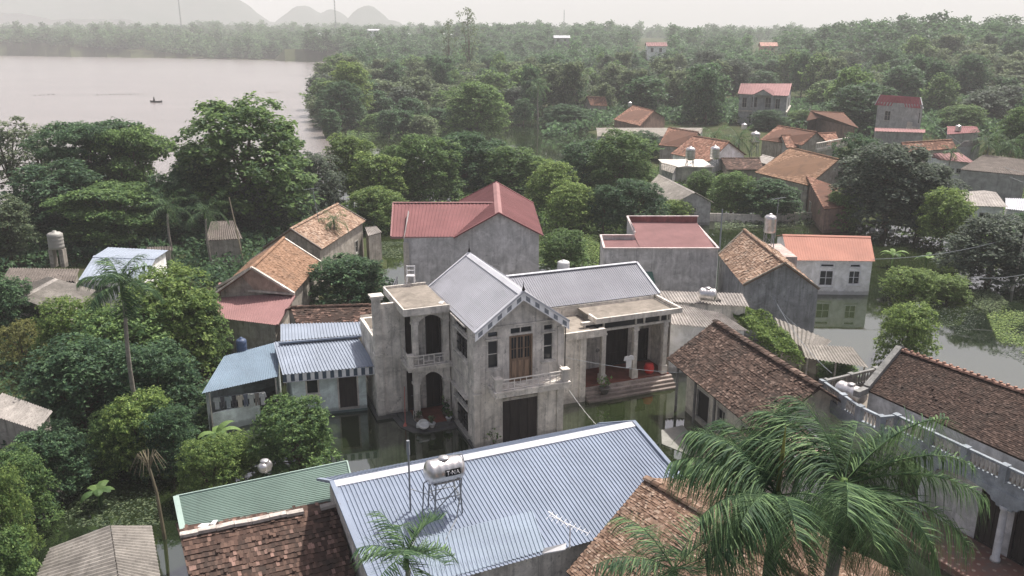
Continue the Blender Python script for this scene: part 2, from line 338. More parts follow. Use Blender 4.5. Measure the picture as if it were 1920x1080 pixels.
def gable_w(name, label, cat, r0, r1, a, b, c, d, roof, rmat, wmat, inset=.35, z0=-.5, group=None, rk={}, holes={}, cap=True, capmat=None, capw=.14, ends=(True, True), fm=None, gm=None, under=.1, barge=None, windows={}):
    ctr = (a+b+c+d)/4; u = r1-r0; ang = math.atan2(u[1], u[0])
    T = thing(name, label, cat, (ctr[0], ctr[1], 0), ang, group)
    rf = MB(); covering(rf, roof, a, b, r1, r0, **rk); covering(rf, roof, c, d, r0, r1, **rk)
    ro = sub(part('roof', rf, rmat, T), T)
    if cap:
        cp = MB()
        if roof == 'tile': ridge_tiles(cp, r0+[0, 0, .05], r1+[0, 0, .05], capw)
        else:
            s_ = np.cross(u/np.linalg.norm(u), [0, 0, 1]); e1, e2 = (a-r0), (d-r0); e1 = e1/np.linalg.norm(e1); e2 = e2/np.linalg.norm(e2)
            for e in (e1, e2): cp.add([r0+[0, 0, .06], r1+[0, 0, .06], r1+e*.3+[0, 0, .055], r0+e*.3+[0, 0, .055], r0+[0, 0, .02], r1+[0, 0, .02], r1+e*.3+[0, 0, .0], r0+e*.3+[0, 0, 0]], [(0, 1, 2, 3), (3, 2, 6, 7), (0, 3, 7, 4), (2, 1, 5, 6)])
        part('ridge_cap', cp, capmat or rmat, T, ro)
    if barge is not None:
        up = np.array([0, 0, .05])
        for pq in (((a, r0), (d, r0)), ((b, r1), (c, r1))):
            bg_ = MB()
            for p, q in pq: bg_.beam(p+up, q+up, .16, .1)
            part('gable_edge', bg_, barge, T, ro)
    # walls
    H = ctr[2]; Lx = np.linalg.norm((r1-r0)[:2]); Wd = np.linalg.norm((a-d)[:2]); iu, iv = min(.3, inset/Lx), min(.3, inset/Wd)
    q = lambda s_, t_: (a*(1-s_)+b*s_)*(1-t_)+(d*(1-s_)+c*s_)*t_
    A_, B_, C_, D_ = q(iu, iv), q(1-iu, iv), q(1-iu, 1-iv), q(iu, 1-iv); ze = a[2]; zr_ = (r0[2]+r1[2])/2; dd = np.array([-u[1], u[0]])/np.linalg.norm(u[:2]); wf, wb = abs(np.dot((a-r0)[:2], dd)), abs(np.dot((d-r0)[:2], dd)); ff = wf/(wf+wb)
    zt = min(ze+(zr_-ze)*iv/ff, d[2]+(zr_-d[2])*iv/(1-ff))-under; zp = zr_-under; mf = (ff-iv)/(1-2*iv)
    w = MB(); sides = {'front': (A_, B_), 'right': (B_, C_), 'back': (C_, D_), 'left': (D_, A_)}; todo = []
    for sn, (p, r) in sides.items():
        L = np.linalg.norm((r-p)[:2]); hs_ = []
        for hh in holes.get(sn, ()):
            u0, wd, za, zb = hh[:4]; kw = hh[4] if len(hh) > 4 else {}
            h4 = (u0*L-wd/2, u0*L+wd/2, za, zb); hs_.append(h4); todo.append((p, r, h4, kw))
        w.wall(p, r, z0, zt, hs_)
        if sn in ('left', 'right') and ends[0 if sn == 'left' else 1]:
            m_ = lerp(p, r, mf if sn == 'right' else 1-mf); w.poly([(p[0], p[1], zt), (r[0], r[1], zt), (m_[0], m_[1], zp)])
    wo = sub(part('wall', w, wmat, T), T)
    for p, r, h4, kw in todo: opening(T, p, r, h4, **{'fm': fm, 'gm': gm, **({'sill': False} if kw.get('kind') == 'door' else {}), **kw})
    T['_z'] = 0; del T['_z']
    return T, dict(a=a, b=b, c=c, d=d, r0=r0, r1=r1, A=A_, B=B_, C=C_, D=D_, zt=zt)
# ------------------------------------------------------------------ the setting: ground under the flood, water, far hills
def inpoly(x, y, poly):
    x = np.asarray(x, float); y = np.asarray(y, float); r = np.zeros(x.shape, bool); n = len(poly)
    for i in range(n):
        x0, y0 = poly[i]; x1, y1 = poly[(i+1) % n]
        c = ((y0 > y) != (y1 > y)) & (x < (x1-x0)*(y-y0)/((y1-y0) if y1 != y0 else 1e-9)+x0); r ^= c
    return r
def pw(l): return [tuple(P(*q, 0)[:2]) for q in l]
LAKE = pw([(-700, 103), (0, 104), (300, 108), (500, 113), (660, 118), (622, 150), (600, 200), (605, 250), (640, 300), (560, 345), (300, 375), (0, 400), (-700, 470)])
LAND = pw([(1235, 392), (1400, 402), (1520, 405), (1600, 420), (1700, 430), (1790, 450), (1850, 502), (1920, 515), (2500, 570), (2500, 110), (1000, 110), (1000, 200), (1120, 262), (1200, 330)])
GARDEN = pw([(-700, 480), (0, 408), (300, 384), (560, 356), (600, 400), (690, 430), (730, 500), (560, 600), (440, 640), (380, 840), (300, 860), (130, 850), (-900, 860)])
def vnoise(x, y, s, seed=0):
    x = x/s+seed*17.3; y = y/s+seed*9.1
    return (np.sin(x*1.0+1.3*np.sin(y*.7))+np.sin(y*1.1+1.7*np.sin(x*.6+2))+np.sin((x+y)*.73+seed))/3
def height(x, y):
    x = np.asarray(x, float); y = np.asarray(y, float); D = np.hypot(x, y)
    h = np.full(x.shape, -.7); h = np.where(inpoly(x, y, LAND), .12+.08*vnoise(x, y, 4), h); h = np.where(inpoly(x, y, GARDEN), .06+.16*vnoise(x, y, 3.1, 4), h)
    far = np.clip((D-330)/500, 0, 1); far = far*far*(3-2*far)
    inl = inpoly(x, y, LAKE)
    landfar = .3+far*(11+5*vnoise(x, y, 160, 2))
    h = np.where((D > 260) & ~inl, landfar, h)
    bump = 15*np.exp(-(((x-215)/95)**2+((y-430)/130)**2))+5*np.exp(-(((x-60)/120)**2+((y-700)/120)**2))
    h = h+np.where(~inl & (D > 230), bump, 0)
    shore = np.clip((D-760)/260, 0, 1); h = np.where((x < -60) & (D > 700) & ~inl, .3+shore*(15+4*vnoise(x, y, 120, 5)), h)
    return np.where(inl, -1.2, h)
g = MB(); az = np.radians(np.linspace(-82, 82, 260)); rr = np.concatenate([[0.5], np.geomspace(6, 6000, 230)])
AZ, RR = np.meshgrid(az, rr); X, Y = RR*np.sin(AZ), RR*np.cos(AZ)-8; Z = height(X, Y)
idx = np.arange(AZ.size).reshape(AZ.shape); q = np.stack([idx[:-1, :-1], idx[1:, :-1], idx[1:, 1:], idx[:-1, 1:]], -1).reshape(-1, 4)[:, ::-1]
g.arr(np.stack([X, Y, Z], -1).reshape(-1, 3), q, np.zeros(len(q)))
gm = NT('soil', .95, .1); na = gm.noise(.35, 6); nb = gm.noise(2.5, 5)
gm.color(gm.mix(gm.mask(nb, .45, .6), gm.ramp(na, [(.35, (.055, .05, .03)), (.5, (.045, .06, .02)), (.7, (.09, .08, .05))]), (.035, .05, .018)))
g.build('ground', gm.m, None, kind='structure')
wm = NT('flood_water', .035, .5); wm.b.inputs['IOR'].default_value = 2.8
wn = wm.noise(.06, 5, (1, 1, 1), .6, .5); wf = wm.noise(.9, 4, (1, 1, 1), .65)
wc = wm.ramp(wn, [(.35, (.010, .016, .009)), (.55, (.019, .028, .010)), (.75, (.03, .037, .014))])
specks = wm.noise(3.2, 6, (1, 1, 1), .8)
wm.color(wm.mix(wm.mask(specks, .68, .74), wc, (.12, .15, .05)))
wb = wm.n('ShaderNodeBump'); wb.inputs['Strength'].default_value = .05; wb.inputs['Distance'].default_value = .05
wm.l(wf, wb.inputs['Height']); wm.l(wb.outputs[0], wm.b.inputs['Normal'])
w_ = MB(); w_.add([(0, -8, 0)]+[(6000*math.sin(t), 6000*math.cos(t)-8, 0) for t in np.radians(np.linspace(-82, 82, 60))], [(0, i+1, i) for i in range(1, 60)])
w_.build('water', wm.m, None, kind='structure')
lk = NT('lake_water', .22, .5); lk.b.inputs['IOR'].default_value = 1.9
lk.color(lk.ramp(lk.noise(.012, 4, (1, 4, 1)), [(.3, (.185, .165, .155)), (.7, (.24, .215, .205))]))
lkb = lk.n('ShaderNodeBump'); lkb.inputs['Strength'].default_value = .5; lkb.inputs['Distance'].default_value = .3; lk.l(lk.noise(.5, 5, (1, 1, 1), .7), lkb.inputs['Height']); lk.l(lkb.outputs[0], lk.b.inputs['Normal'])
l_ = MB(); ins = LAKE; l_.add([(x, y, .006) for x, y in ins], [tuple(range(len(ins)))[::-1]]); l_.build('lake', lk.m, None, kind='structure')
# far karst hills
hm_ = MB(); peaks = []
def peak(px, py, w, D): # top of a hill at a photo pixel, distance D, width in pixels
    x = (px-960)/FPX*D; z = CAM_H-(py-60)/FPX*D; peaks.append((x, D, z, w/FPX*D))
for px, py, w, D in ((60, -10, 190, 2900), (190, -60, 190, 3000), (330, -50, 150, 2900), (420, -12, 95, 2800), (470, 22, 45, 2750),
                     (588, 12, 44, 3000), (556, 32, 26, 2950), (640, 20, 40, 3050), (702, 13, 44, 3000), (745, 36, 30, 2950), (-150, -20, 200, 2900),
                     (1420, 48, 60, 4300), (1560, 42, 50, 4400), (1500, 52, 200, 4500), (930, 50, 120, 4500)): peak(px, py, w, D)
xs = np.linspace(-2900, 2600, 360); ys = np.linspace(2400, 4900, 50); X, Y = np.meshgrid(xs, ys); Z = np.full(X.shape, -6.)
for x, y, z, w in peaks: Z = np.maximum(Z, z*np.exp(-(np.abs((X-x)/w)**2.4+np.abs((Y-y)/(w*1.4+60))**2.2))-3)
Z += (Z > 0)*(4*vnoise(X, Y, 25)+3*vnoise(X, Y, 11, 3))
idx = np.arange(X.size).reshape(X.shape); q = np.stack([idx[:-1, :-1], idx[:-1, 1:], idx[1:, 1:], idx[1:, :-1]], -1).reshape(-1, 4)
hm_.arr(np.stack([X, Y, Z], -1).reshape(-1, 3), q, np.zeros(len(q)))
hmm = NT('hill_forest', .95, .05); hmm.color(hmm.ramp(hmm.noise(.02, 6), [(.35, (.02, .04, .025)), (.65, (.05, .06, .05))])); hm_.build('hills', hmm.m, None, True, 'structure')
# ------------------------------------------------------------------ materials of the houses
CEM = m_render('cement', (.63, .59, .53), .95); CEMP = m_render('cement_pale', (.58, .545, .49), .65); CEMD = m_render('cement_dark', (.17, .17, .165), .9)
SLAB = m_render('slab_top', (.225, .20, .17), .7, (.09, .08, .065), .8); CEMG = m_render('cement_grey', (.47, .465, .46), .6)
WHITEW = m_render('white_wall', (.82, .82, .79), .25, (.2, .22, .2)); TEALW = m_render('pale_teal_wall', (.60, .67, .645), .35, (.15, .17, .16))
BRICKW = m_render('brick_wall', (.22, .15, .12), .7); OLDW = m_render('old_wall', (.34, .31, .27), .9)
BLUEM = m_metal('blue_grey_metal', (.235, .275, .345), .7, 0, .08); PALEM = m_metal('pale_blue_metal', (.44, .445, .475), .7, 0, .08); WINGM = m_metal('lavender_grey_metal', (.27, .275, .30), .7, 0, .08); SKYM = m_metal('light_blue_metal', (.275, .315, .375), .65, 0, .15); TEALM = m_metal('blue_teal_metal', (.175, .235, .295), .6, 0, .15)
REDM = m_metal('red_metal', (.215, .10, .10), .7, 0, .1); PINKM = m_metal('faded_red_metal', (.29, .165, .16), .7, 0, .1); ORM = m_metal('orange_metal', (.33, .155, .115), .65, 0, .15); GRM = m_metal('green_metal', (.16, .225, .195), .65, 0, .1); WHM = m_metal('white_metal', (.52, .53, .56), .6, 0, .15)
DGREEN = m_metal('dark_green_metal', (.05, .14, .11))
T_OR = m_tile('orange_tiles', [(0, (.16, .095, .06)), (.4, (.25, .15, .095)), (.8, (.31, .195, .13)), (1, (.25, .16, .11))], amt=.3)
T_BR = m_tile('brown_tiles', [(0, (.04, .028, .023)), (.5, (.085, .057, .045)), (.85, (.13, .088, .07)), (1, (.22, .16, .13))], amt=.55)
T_DB = m_tile('dark_brown_tiles', [(0, (.03, .02, .017)), (.5, (.054, .036, .029)), (.85, (.078, .052, .042)), (1, (.12, .085, .07))], amt=.45)
T_RU = m_tile('rust_tiles', [(0, (.05, .033, .027)), (.55, (.085, .053, .042)), (.9, (.14, .09, .07)), (1, (.30, .19, .155))], amt=.5)
T_MX = m_tile('mixed_tiles', [(0, (.16, .10, .07)), (.45, (.30, .20, .14)), (.8, (.38, .27, .20)), (1, (.42, .33, .26))], amt=.35)
T_MR = m_tile('redbrown_tiles', [(0, (.13, .07, .05)), (.5, (.25, .13, .09)), (.9, (.32, .18, .13)), (1, (.4, .26, .19))], amt=.4)
T_FG = m_tile('foreground_brown_tiles', [(0, (.10, .06, .042)), (.45, (.20, .13, .09)), (.8, (.26, .175, .13)), (1, (.34, .26, .20))], amt=.35)  # tile colours of the foreground roof, random from tile to tile
FIB = m_fibro('fibre_cement'); FIBD = m_fibro('dark_fibre_cement', (.16, .14, .125), .7); FIBL = m_fibro('pale_fibre_cement', (.36, .335, .31), .6)
GLS = m_glass('dark_pane'); INT = m_plain('dark_interior', (.02, .02, .02)); WOOD = m_wood('light_wood', (.22, .15, .10)); WOODD = m_wood('dark_wood', (.038, .030, .028))
STEEL = NT('stainless_steel', .3, .5); STEEL.b.inputs['Metallic'].default_value = .85; STEEL.color(STEEL.ramp(STEEL.noise(3, 4, (1, 1, 1), .7), [(.3, (.5, .48, .46)), (.7, (.75, .73, .72))])); STEEL.bump(STEEL.noise(5, 3), .3, .03); STEEL = STEEL.m
WHITEP = m_plain('white_paint', (.72, .72, .72), .5); REDP = m_plain('red_plastic', (.55, .035, .03), .45); GREYP = m_plain('grey_pipe', (.22, .24, .26), .5); PINKF = m_plain('orange_floor', (.20, .075, .055), .75, .1, 0, .25, 2)
CORR = dict(pitch=.15, amp=.016); FC = dict(pitch=.2, amp=.042, trap=False)
# ------------------------------------------------------------------ the two-storey cement house in the middle, in its own frame
MA = math.radians(21.5); MO = np.array([-1.906, 40.534, 0])
def Fm(x, y, z=0.0): return np.array([MO[0]+math.cos(MA)*x-math.sin(MA)*y, MO[1]+math.sin(MA)*x+math.cos(MA)*y, z])
mh = thing('concrete_house', 'weathered grey two-storey cement house with pale metal gable roof and wooden balcony door, at centre', 'house', MO, MA)
def mbox(lst):
    b = MB()
    for q in lst: b.box(*q, F=Fm)
    return b
def mwall(w, a, b, z0, z1, holes=()): w.wall(Fm(*a), Fm(*b), z0, z1, holes)
w = MB(); FH = [(.71, 1.27, 4.42, 5.92), (.71, 1.27, 6.12, 6.42), (1.96, 3.13, 3.52, 5.98), (1.94, 3.15, 6.14, 6.48), (3.81, 4.34, 4.45, 5.95), (3.81, 4.34, 6.12, 6.42), (1.49, 3.54, .0, 2.5), (1.49, 3.54, 2.58, 2.95)]
mwall(w, (0, 0), (4.9, 0), -.6, 6.75, FH)
LW = [(7.7-3.2, 7.7-1.08, 4.5, 5.85), (7.7-3.2, 7.7-1.08, 5.95, 6.38), (7.7-3.3, 7.7-1.12, .25, 1.75), (7.7-3.3, 7.7-1.12, 1.83, 2.3)]
mwall(w, (0, 7.7), (0, 0), -.6, 6.75, LW); mwall(w, (4.9, 0), (4.9, 7.7), -.6, 6.75); mwall(w, (4.9, 7.7), (0, 7.7), -.6, 6.75)
w.poly([Fm(0, 0, 6.75), Fm(4.9, 0, 6.75), Fm(2.45, 0, 8.42)]); w.poly([Fm(4.9, 7.7, 6.75), Fm(0, 7.7, 6.75), Fm(2.45, 7.7, 8.42)])
# left block and its fin wall
mwall(w, (-3.85, 5.5), (-2.2, 5.5), -.6, 6.45); mwall(w, (-2.2, 5.5), (0, 5.5), -.6, 6.45, [(.08, .7, .25, 2.6), (1.2, 2.0, .25, 2.5), (.08, .7, 3.52, 5.9), (1.25, 2.0, 3.52, 5.9)])
mwall(w, (-3.85, 9.6), (-3.85, 5.5), -.6, 4.1, [(.8, 1.6, 1.2, 2.2)]); mwall(w, (0, 9.6), (-3.85, 9.6), -.6, 4.9)
mwall(w, (-2.4, 8.0), (-2.4, 5.5), 4.1, 6.45); mwall(w, (0, 8), (-2.4, 8), 4.1, 6.45)
for q in ((-3.85, 5.72, 3.9, -2.4, 9.6, 4.1), (-3.9, 9.35, 4.1, -2.4, 9.6, 4.75), (-3.9, 6.0, 4.1, -3.72, 9.34, 4.75), (-3.72, 5.52, 6.45, -2.45, 5.72, 6.75)): w.box(*q, F=Fm)
part('wall', w, CEM, mh)
# inner floors so the rooms read dark and solid
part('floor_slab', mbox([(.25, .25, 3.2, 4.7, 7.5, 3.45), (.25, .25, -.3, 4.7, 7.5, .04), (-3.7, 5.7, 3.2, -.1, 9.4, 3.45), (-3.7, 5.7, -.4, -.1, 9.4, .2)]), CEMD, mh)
# pilasters with caps
pl = []
for x0, y0 in ((-.08, -.08), (4.62, -.08)):
    pl += [(x0, y0, -.6, x0+.38, y0+.38, 3.05), (x0-.05, y0-.05, 3.05, x0+.43, y0+.43, 3.14), (x0+.02, y0+.02, 3.14, x0+.36, y0+.36, 3.32), (x0-.05, y0-.05, 3.32, x0+.43, y0+.43, 3.42), (x0, y0, 3.42, x0+.36, y0+.36, 6.1), (x0-.06, y0-.06, 6.1, x0+.42, y0+.42, 6.26)]
for a, b_, m_ in ((0, 1, -1),): pass
for q in pl: pass
for i in range(2):
    o = part('pilaster', mbox(pl[i*6:(i+1)*6]), CEMP, mh)
part('pilaster', mbox([(-3.95, 5.38, -.6, -3.5, 5.8, 3.75), (-4.0, 5.33, 3.75, -3.42, 5.85, 3.9), (-3.95, 5.38, 3.9, -3.52, 5.8, 7.05), (-4.02, 5.31, 7.05, -3.4, 5.87, 7.2), (-4.08, 5.25, 7.2, -3.34, 5.93, 7.3)]), CEMP, mh)
part('plinth', mbox([(-.12, -.1, -.6, -.002, 7.6, .12), (-4.05, 5.3, -.6, -2.3, 5.49, .2), (-4.05, 5.5, -.6, -3.86, 9.6, .2)]), CEMD, mh)
# string course
part('string_course', mbox([(-.06, .32, 3.2, -.002, 4.1, 3.4), (.35, -.07, 6.6, 4.6, -.002, 6.68)]), CEMP, mh)
# roof
a, b, c, d, r0, r1 = Fm(5.02, -.55, 6.62), Fm(5.02, 7.9, 6.62), Fm(-.14, 7.9, 6.62), Fm(-.14, -.55, 6.62), Fm(2.45, -.55, 8.5), Fm(2.45, 7.9, 8.5)
rf = MB(); corrugated(rf, a, b, r1, r0, pitch=.17, amp=.012); corrugated(rf, c, d, r0, r1, pitch=.17, amp=.012); ro = sub(part('roof', rf, PALEM, mh), mh)
cp = MB()
for e in (a, d): cp.add([r0+[0, 0, .05], r1+[0, 0, .05], lerp(r1, b if e is a else c, .09)+[0, 0, .07], lerp(r0, e, .09)+[0, 0, .07], r0, r1, lerp(r1, b if e is a else c, .09), lerp(r0, e, .09)], [(0, 1, 2, 3), (3, 2, 6, 7), (0, 3, 7, 4), (2, 1, 5, 6)])
part('ridge_cap', cp, WHM, mh, ro)
for pq in (((a, r0), (d, r0)), ((b, r1), (c, r1))):
    eg = MB()
    for p, q in pq: eg.beam(p+[0, 0, .05], q+[0, 0, .05], .15, .09)
    part('edge_trim', eg, WHM, mh, ro)
va = MB(); VBS = []
for e in (a, d):
    n = 5; out = Fm(0, -.57, 0)-Fm(0, -.5, 0); out *= 1
    p0, p1 = e+out*0, r0+out*0; p0 = p0+(Fm(0, -.02)-Fm(0, 0)); p1 = p1+(Fm(0, -.02)-Fm(0, 0))
    dn = np.array([0, 0, -.42]); th = Fm(0, .03)-Fm(0, 0)
    va.add([p0, p1, p1+dn, p0+dn, p0+th, p1+th, p1+dn+th, p0+dn+th], [(0, 1, 2, 3), (7, 6, 5, 4), (0, 4, 5, 1), (3, 2, 6, 7), (0, 3, 7, 4), (1, 5, 6, 2)])
    for i in range(n):
        f0, f1 = (i+.30)/n, (i+.75)/n; o_ = (Fm(0, -.006)-Fm(0, 0)); q0, q1 = lerp(p0, p1, f0)+o_, lerp(p0, p1, f1)+o_
        vb = MB(); vb.add([q0+[0, 0, -.1], q1+[0, 0, -.1], q1+[0, 0, -.34], q0+[0, 0, -.34]], [(0, 1, 2, 3)]); VBS.append(vb)
fa = sub(part('fascia', va, WHITEP, mh, ro), mh) if False else part('fascia', va, m_plain('fascia_white', (.88, .88, .87), .5), mh)
for vb in VBS: part('fascia_panel', vb, GREYP, mh, fa)
fn = MB()
for p in (r0, r1): fn.lathe(p+[0, 0, .05], [(.03, 0), (.09, .08), (.06, .16), (.02, .3), (.008, .75 if p is r1 else .5)], 8)
part('roof_finial', fn, INT, mh)
part('pilaster', mbox([(-2.5, 5.38, -.6, -2.24, 5.495, 3.2), (-2.5, 5.38, 3.52, -2.24, 5.495, 6.44)]), CEMP, mh)
# openings
P0, P1 = Fm(0, 0), Fm(4.9, 0); Q0, Q1 = Fm(0, 7.7), Fm(0, 0)
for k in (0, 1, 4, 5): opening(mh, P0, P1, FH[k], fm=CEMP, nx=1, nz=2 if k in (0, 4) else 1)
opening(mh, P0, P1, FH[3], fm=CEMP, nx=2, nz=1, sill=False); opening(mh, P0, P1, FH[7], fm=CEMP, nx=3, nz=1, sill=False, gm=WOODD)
dr = opening(mh, P0, P1, FH[2], 'door', fm=WOOD, gm=WOOD, nx=1, nz=1, sill=False, fw=.06)
gb = MB(); F2 = lambda u, k, z: Fm(u, k, z)
for i in range(3):
    x0 = 2.02+i*.37
    for (za, zb) in ((4.75, 5.25), (5.3, 5.9)): gb.box(x0+.04, .085, za, x0+.14, .1, zb, F2); gb.box(x0+.19, .085, za, x0+.29, .1, zb, F2)
part('pane', gb, GLS, mh, dr)
dp = MB()
for i in range(3):
    x0 = 2.02+i*.37; dp.box(x0+.05, .075, 3.65, x0+.29, .1, 4.6, F2)
part('door_panel', dp, m_wood('panel_wood', (.30, .20, .13)), mh, dr)
dr = opening(mh, P0, P1, FH[6], 'door', fm=CEMP, gm=WOODD, nx=4, nz=1, sill=False, leafm=WOODD)
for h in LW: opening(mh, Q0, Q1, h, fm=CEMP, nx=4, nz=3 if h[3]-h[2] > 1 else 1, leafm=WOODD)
# window hoods on the side wall
for q in ((-.22, .95, 6.46, -.003, 3.4, 6.54), (-.22, .95, 2.42, -.003, 3.6, 2.5)): part('window_hood', mbox([q]), CEMP, mh)
# front balcony
bal = sub(part('balcony', mbox([(.75, -1.05, 3.15, 4.85, -.002, 3.42), (.68, -1.12, 3.42, 4.92, -.004, 3.5)]), CEM, mh), mh)
part('balcony_post', mbox([(.78, -1.03, 3.5, 1.12, -.7, 4.12), (.73, -1.08, 4.12, 1.17, -.65, 4.2)]), CEMP, mh, bal)
part('balcony_post', mbox([(4.5, -1.03, 3.5, 4.84, -.7, 4.12), (4.45, -1.08, 4.12, 4.89, -.65, 4.2)]), CEMP, mh, bal)
def railing(pairs, z0, z1, mat, root, parent):
    r = MB()
    for p, q in pairs:
        L = np.linalg.norm(q-p); n = max(2, round(L/.62)); u = (q-p)/n
        for z in (z0+.06, z1-.03): r.beam(p+[0, 0, z], q+[0, 0, z], .05, .05)
        for i in range(n+1): r.beam(p+u*i+[0, 0, z0], p+u*i+[0, 0, z1], .045, .045)
        for i in range(n):
            m_ = z0+(z1-z0)*(.38 if i % 2 else .66); r.beam(p+u*i+[0, 0, m_], p+u*(i+1)+[0, 0, m_], .035, .035)
            r.beam(p+u*(i+.5)+[0, 0, m_], p+u*(i+.5)+[0, 0, z1-.03 if i % 2 else z0+.06], .035, .035)
    part('railing', r, m_plain('railing_paint', (.70, .66, .60), .6), root, parent)
railing([(Fm(1.14, -.95), Fm(4.48, -.95)), (Fm(.85, -.68), Fm(.85, -.02)), (Fm(4.7, -.68), Fm(4.7, -.02))], 3.5, 4.12, CEMP, mh, bal)
# left porch: roof slab with kerb, balcony, columns, arch
part('porch_roof', mbox([(-2.62, 3.75, 6.62, -.13, 8.2, 6.78), (-2.5, 3.85, 6.45, -.14, 8.0, 6.62)]), SLAB, mh)
part('roof_kerb', mbox([(-2.7, 3.65, 6.5, -.13, 3.749, 6.9), (-2.7, 3.75, 6.5, -2.621, 8.3, 6.9), (-2.62, 8.2, 6.5, -.16, 8.3, 6.92)]), CEMP, mh)
bal = sub(part('balcony', mbox([(-2.5, 3.8, 3.22, -.002, 5.49, 3.42), (-2.56, 3.74, 3.42, -.003, 5.492, 3.5)]), CEM, mh), mh)
part('balcony_post', mbox([(-2.5, 3.8, 3.5, -2.22, 4.08, 4.12), (-2.55, 3.75, 4.12, -2.17, 4.13, 4.2)]), CEMP, mh, bal)
railing([(Fm(-2.2, 3.88), Fm(-.42, 3.88)), (Fm(-2.42, 4.1), Fm(-2.42, 5.45))], 3.5, 4.12, CEMP, mh, bal)
for x in (-2.15, -.42):
    part('column', mbox([(x, 4.0, 3.5, x+.32, 4.3, 5.85), (x-.05, 3.95, 5.85, x+.37, 4.35, 5.95), (x-.02, 3.98, 5.95, x+.34, 4.32, 6.45)]), CEMP, mh)
    part('column', mbox([(x, 4.0, .7, x+.32, 4.3, 2.35), (x-.04, 3.96, .2, x+.36, 4.34, .7), (x-.06, 3.94, 2.35, x+.38, 4.36, 2.48), (x-.02, 3.98, 2.48, x+.34, 4.32, 3.22)]), CEMP, mh)
def arch(mb, x0, x1, y0, y1, zs, zt, rise, n=12):
    pts = [(lerp(x0, x1, i/n), zs+rise*math.sin(math.pi*i/n)**.75) for i in range(n+1)]
    for y, fl in ((y0, 1), (y1, -1)):
        for i in range(n):
            (xa, za), (xb, zb) = pts[i], pts[i+1]; q = [Fm(xa, y, za), Fm(xb, y, zb), Fm(xb, y, zt), Fm(xa, y, zt)]; mb.poly(q[::fl])
    for i in range(n):
        (xa, za), (xb, zb) = pts[i], pts[i+1]; mb.poly([Fm(xa, y0, za), Fm(xa, y1, za), Fm(xb, y1, zb), Fm(xb, y0, zb)])
ar = MB(); arch(ar, -1.82, -.43, 4.02, 4.22, 2.4, 3.22, .6); arch(ar, -1.82, -.43, 4.02, 4.22, 5.9, 6.45, .42); part('arch', ar, CEM, mh)
ar = MB(); ar.box(-2.14, 4.36, 2.95, -1.86, 5.48, 3.21, Fm); ar.box(-2.14, 4.36, 6.2, -1.86, 5.48, 6.44, Fm); part('beam', ar, CEMP, mh)
PW0, PW1 = Fm(-2.2, 5.5), Fm(0, 5.5)
for h in ((.08, .7, .25, 2.6), (1.2, 2.0, .25, 2.5), (.08, .7, 3.52, 5.9), (1.25, 2.0, 3.52, 5.9)): opening(mh, PW0, PW1, h, 'door', fm=WOODD, gm=WOODD, nx=2, nz=1, sill=False)
st = MB()
prof = [(-2.9, 5.4), (-2.75, 4.2), (-2.3, 3.3), (-1.6, 3.0), (-.15, 3.0), (-.13, 5.49)]
for k, (g_, z0_, z1_) in enumerate(((.28, -.5, .05), (0, -.5, .2))):
    pp = [(x-g_ if x < -.2 else x, y-g_ if y < 5.3 else y) for x, y in prof]; n = len(pp)
    st.add([Fm(x, y, z) for z in (z0_, z1_) for x, y in pp], [tuple(range(n, 2*n))]+[(i, (i+1) % n, n+(i+1) % n, n+i) for i in range(n)])
stp = part('porch_step', st, CEMD, mh); part('porch_floor', mbox([(-2.1, 4.35, .2, -.15, 5.48, .225), (-1.78, 3.4, .2, -.5, 4.349, .222)]), PINKF, mh)
# AC pipe and drain
dp_ = MB(); dp_.tube([Fm(5.0, -.16, 6.3), Fm(5.0, -.16, 3.6)], .03, 6); dp_.tube([Fm(-.12, 4.4, 6.4), Fm(-.12, 4.4, 3.5)], .035, 6); part('drain_pipe', dp_, INT, mh)
# ------------------------------------------------------------------ the veranda house on its right
vh = thing('veranda_house', 'low cement house with columned veranda and wide steps, right of the two-storey house', 'house', Fm(10, 6), MA)
w = MB(); mwall(w, (4.95, 3.4), (7.65, 3.4), -.6, 4.0); mwall(w, (8.0, 3.6), (8.0, 6.4), -.6, 4.0)
VW = [(.4, 1.35, .7, 2.9), (2.6, 4.4, .7, 3.0), (5.0, 5.9, .7, 2.8), (.4, 1.35, 3.05, 3.4), (2.6, 4.4, 3.1, 3.45)]
mwall(w, (8.0, 6.4), (14.2, 6.4), -.6, 4.9, VW); mwall(w, (14.2, 4.2), (14.2, 12.2), -.6, 4.9); mwall(w, (14.2, 12.3), (4.95, 12.3), -.6, 4.9)
w.poly([Fm(14.2, 6.6, 4.9), Fm(14.2, 12.3, 4.9), Fm(14.2, 9.5, 6.1)]); mwall(w, (4.95, 6.4), (8.0, 6.4), 4.0, 4.9)
part('wall', w, CEM, vh)
part('pilaster', mbox([(7.62, 3.33, -.6, 8.02, 3.75, 4.25)]), CEMP, vh)
for h in VW[:3]: opening(vh, Fm(8.0, 6.4), Fm(14.2, 6.4), h, 'door', fm=WOODD, gm=WOODD, nx=4, nz=3, sill=False)
for h in VW[3:]: opening(vh, Fm(8.0, 6.4), Fm(14.2, 6.4), h, 'window', fm=WOODD, nx=3, nz=1, sill=False)
part('floor', mbox([(8.02, 3.95, -.5, 14.1, 6.39, .67)]), PINKF, vh)
for k in range(4): part('step', mbox([(8.05+.02*k, 3.95-.24*(k+1), -.5, 14.2-.02*k, 3.95-.24*k-.001, .64-.165*(k)-.04)]), m_render('step_stone', (.33, .28, .25), .6), vh)
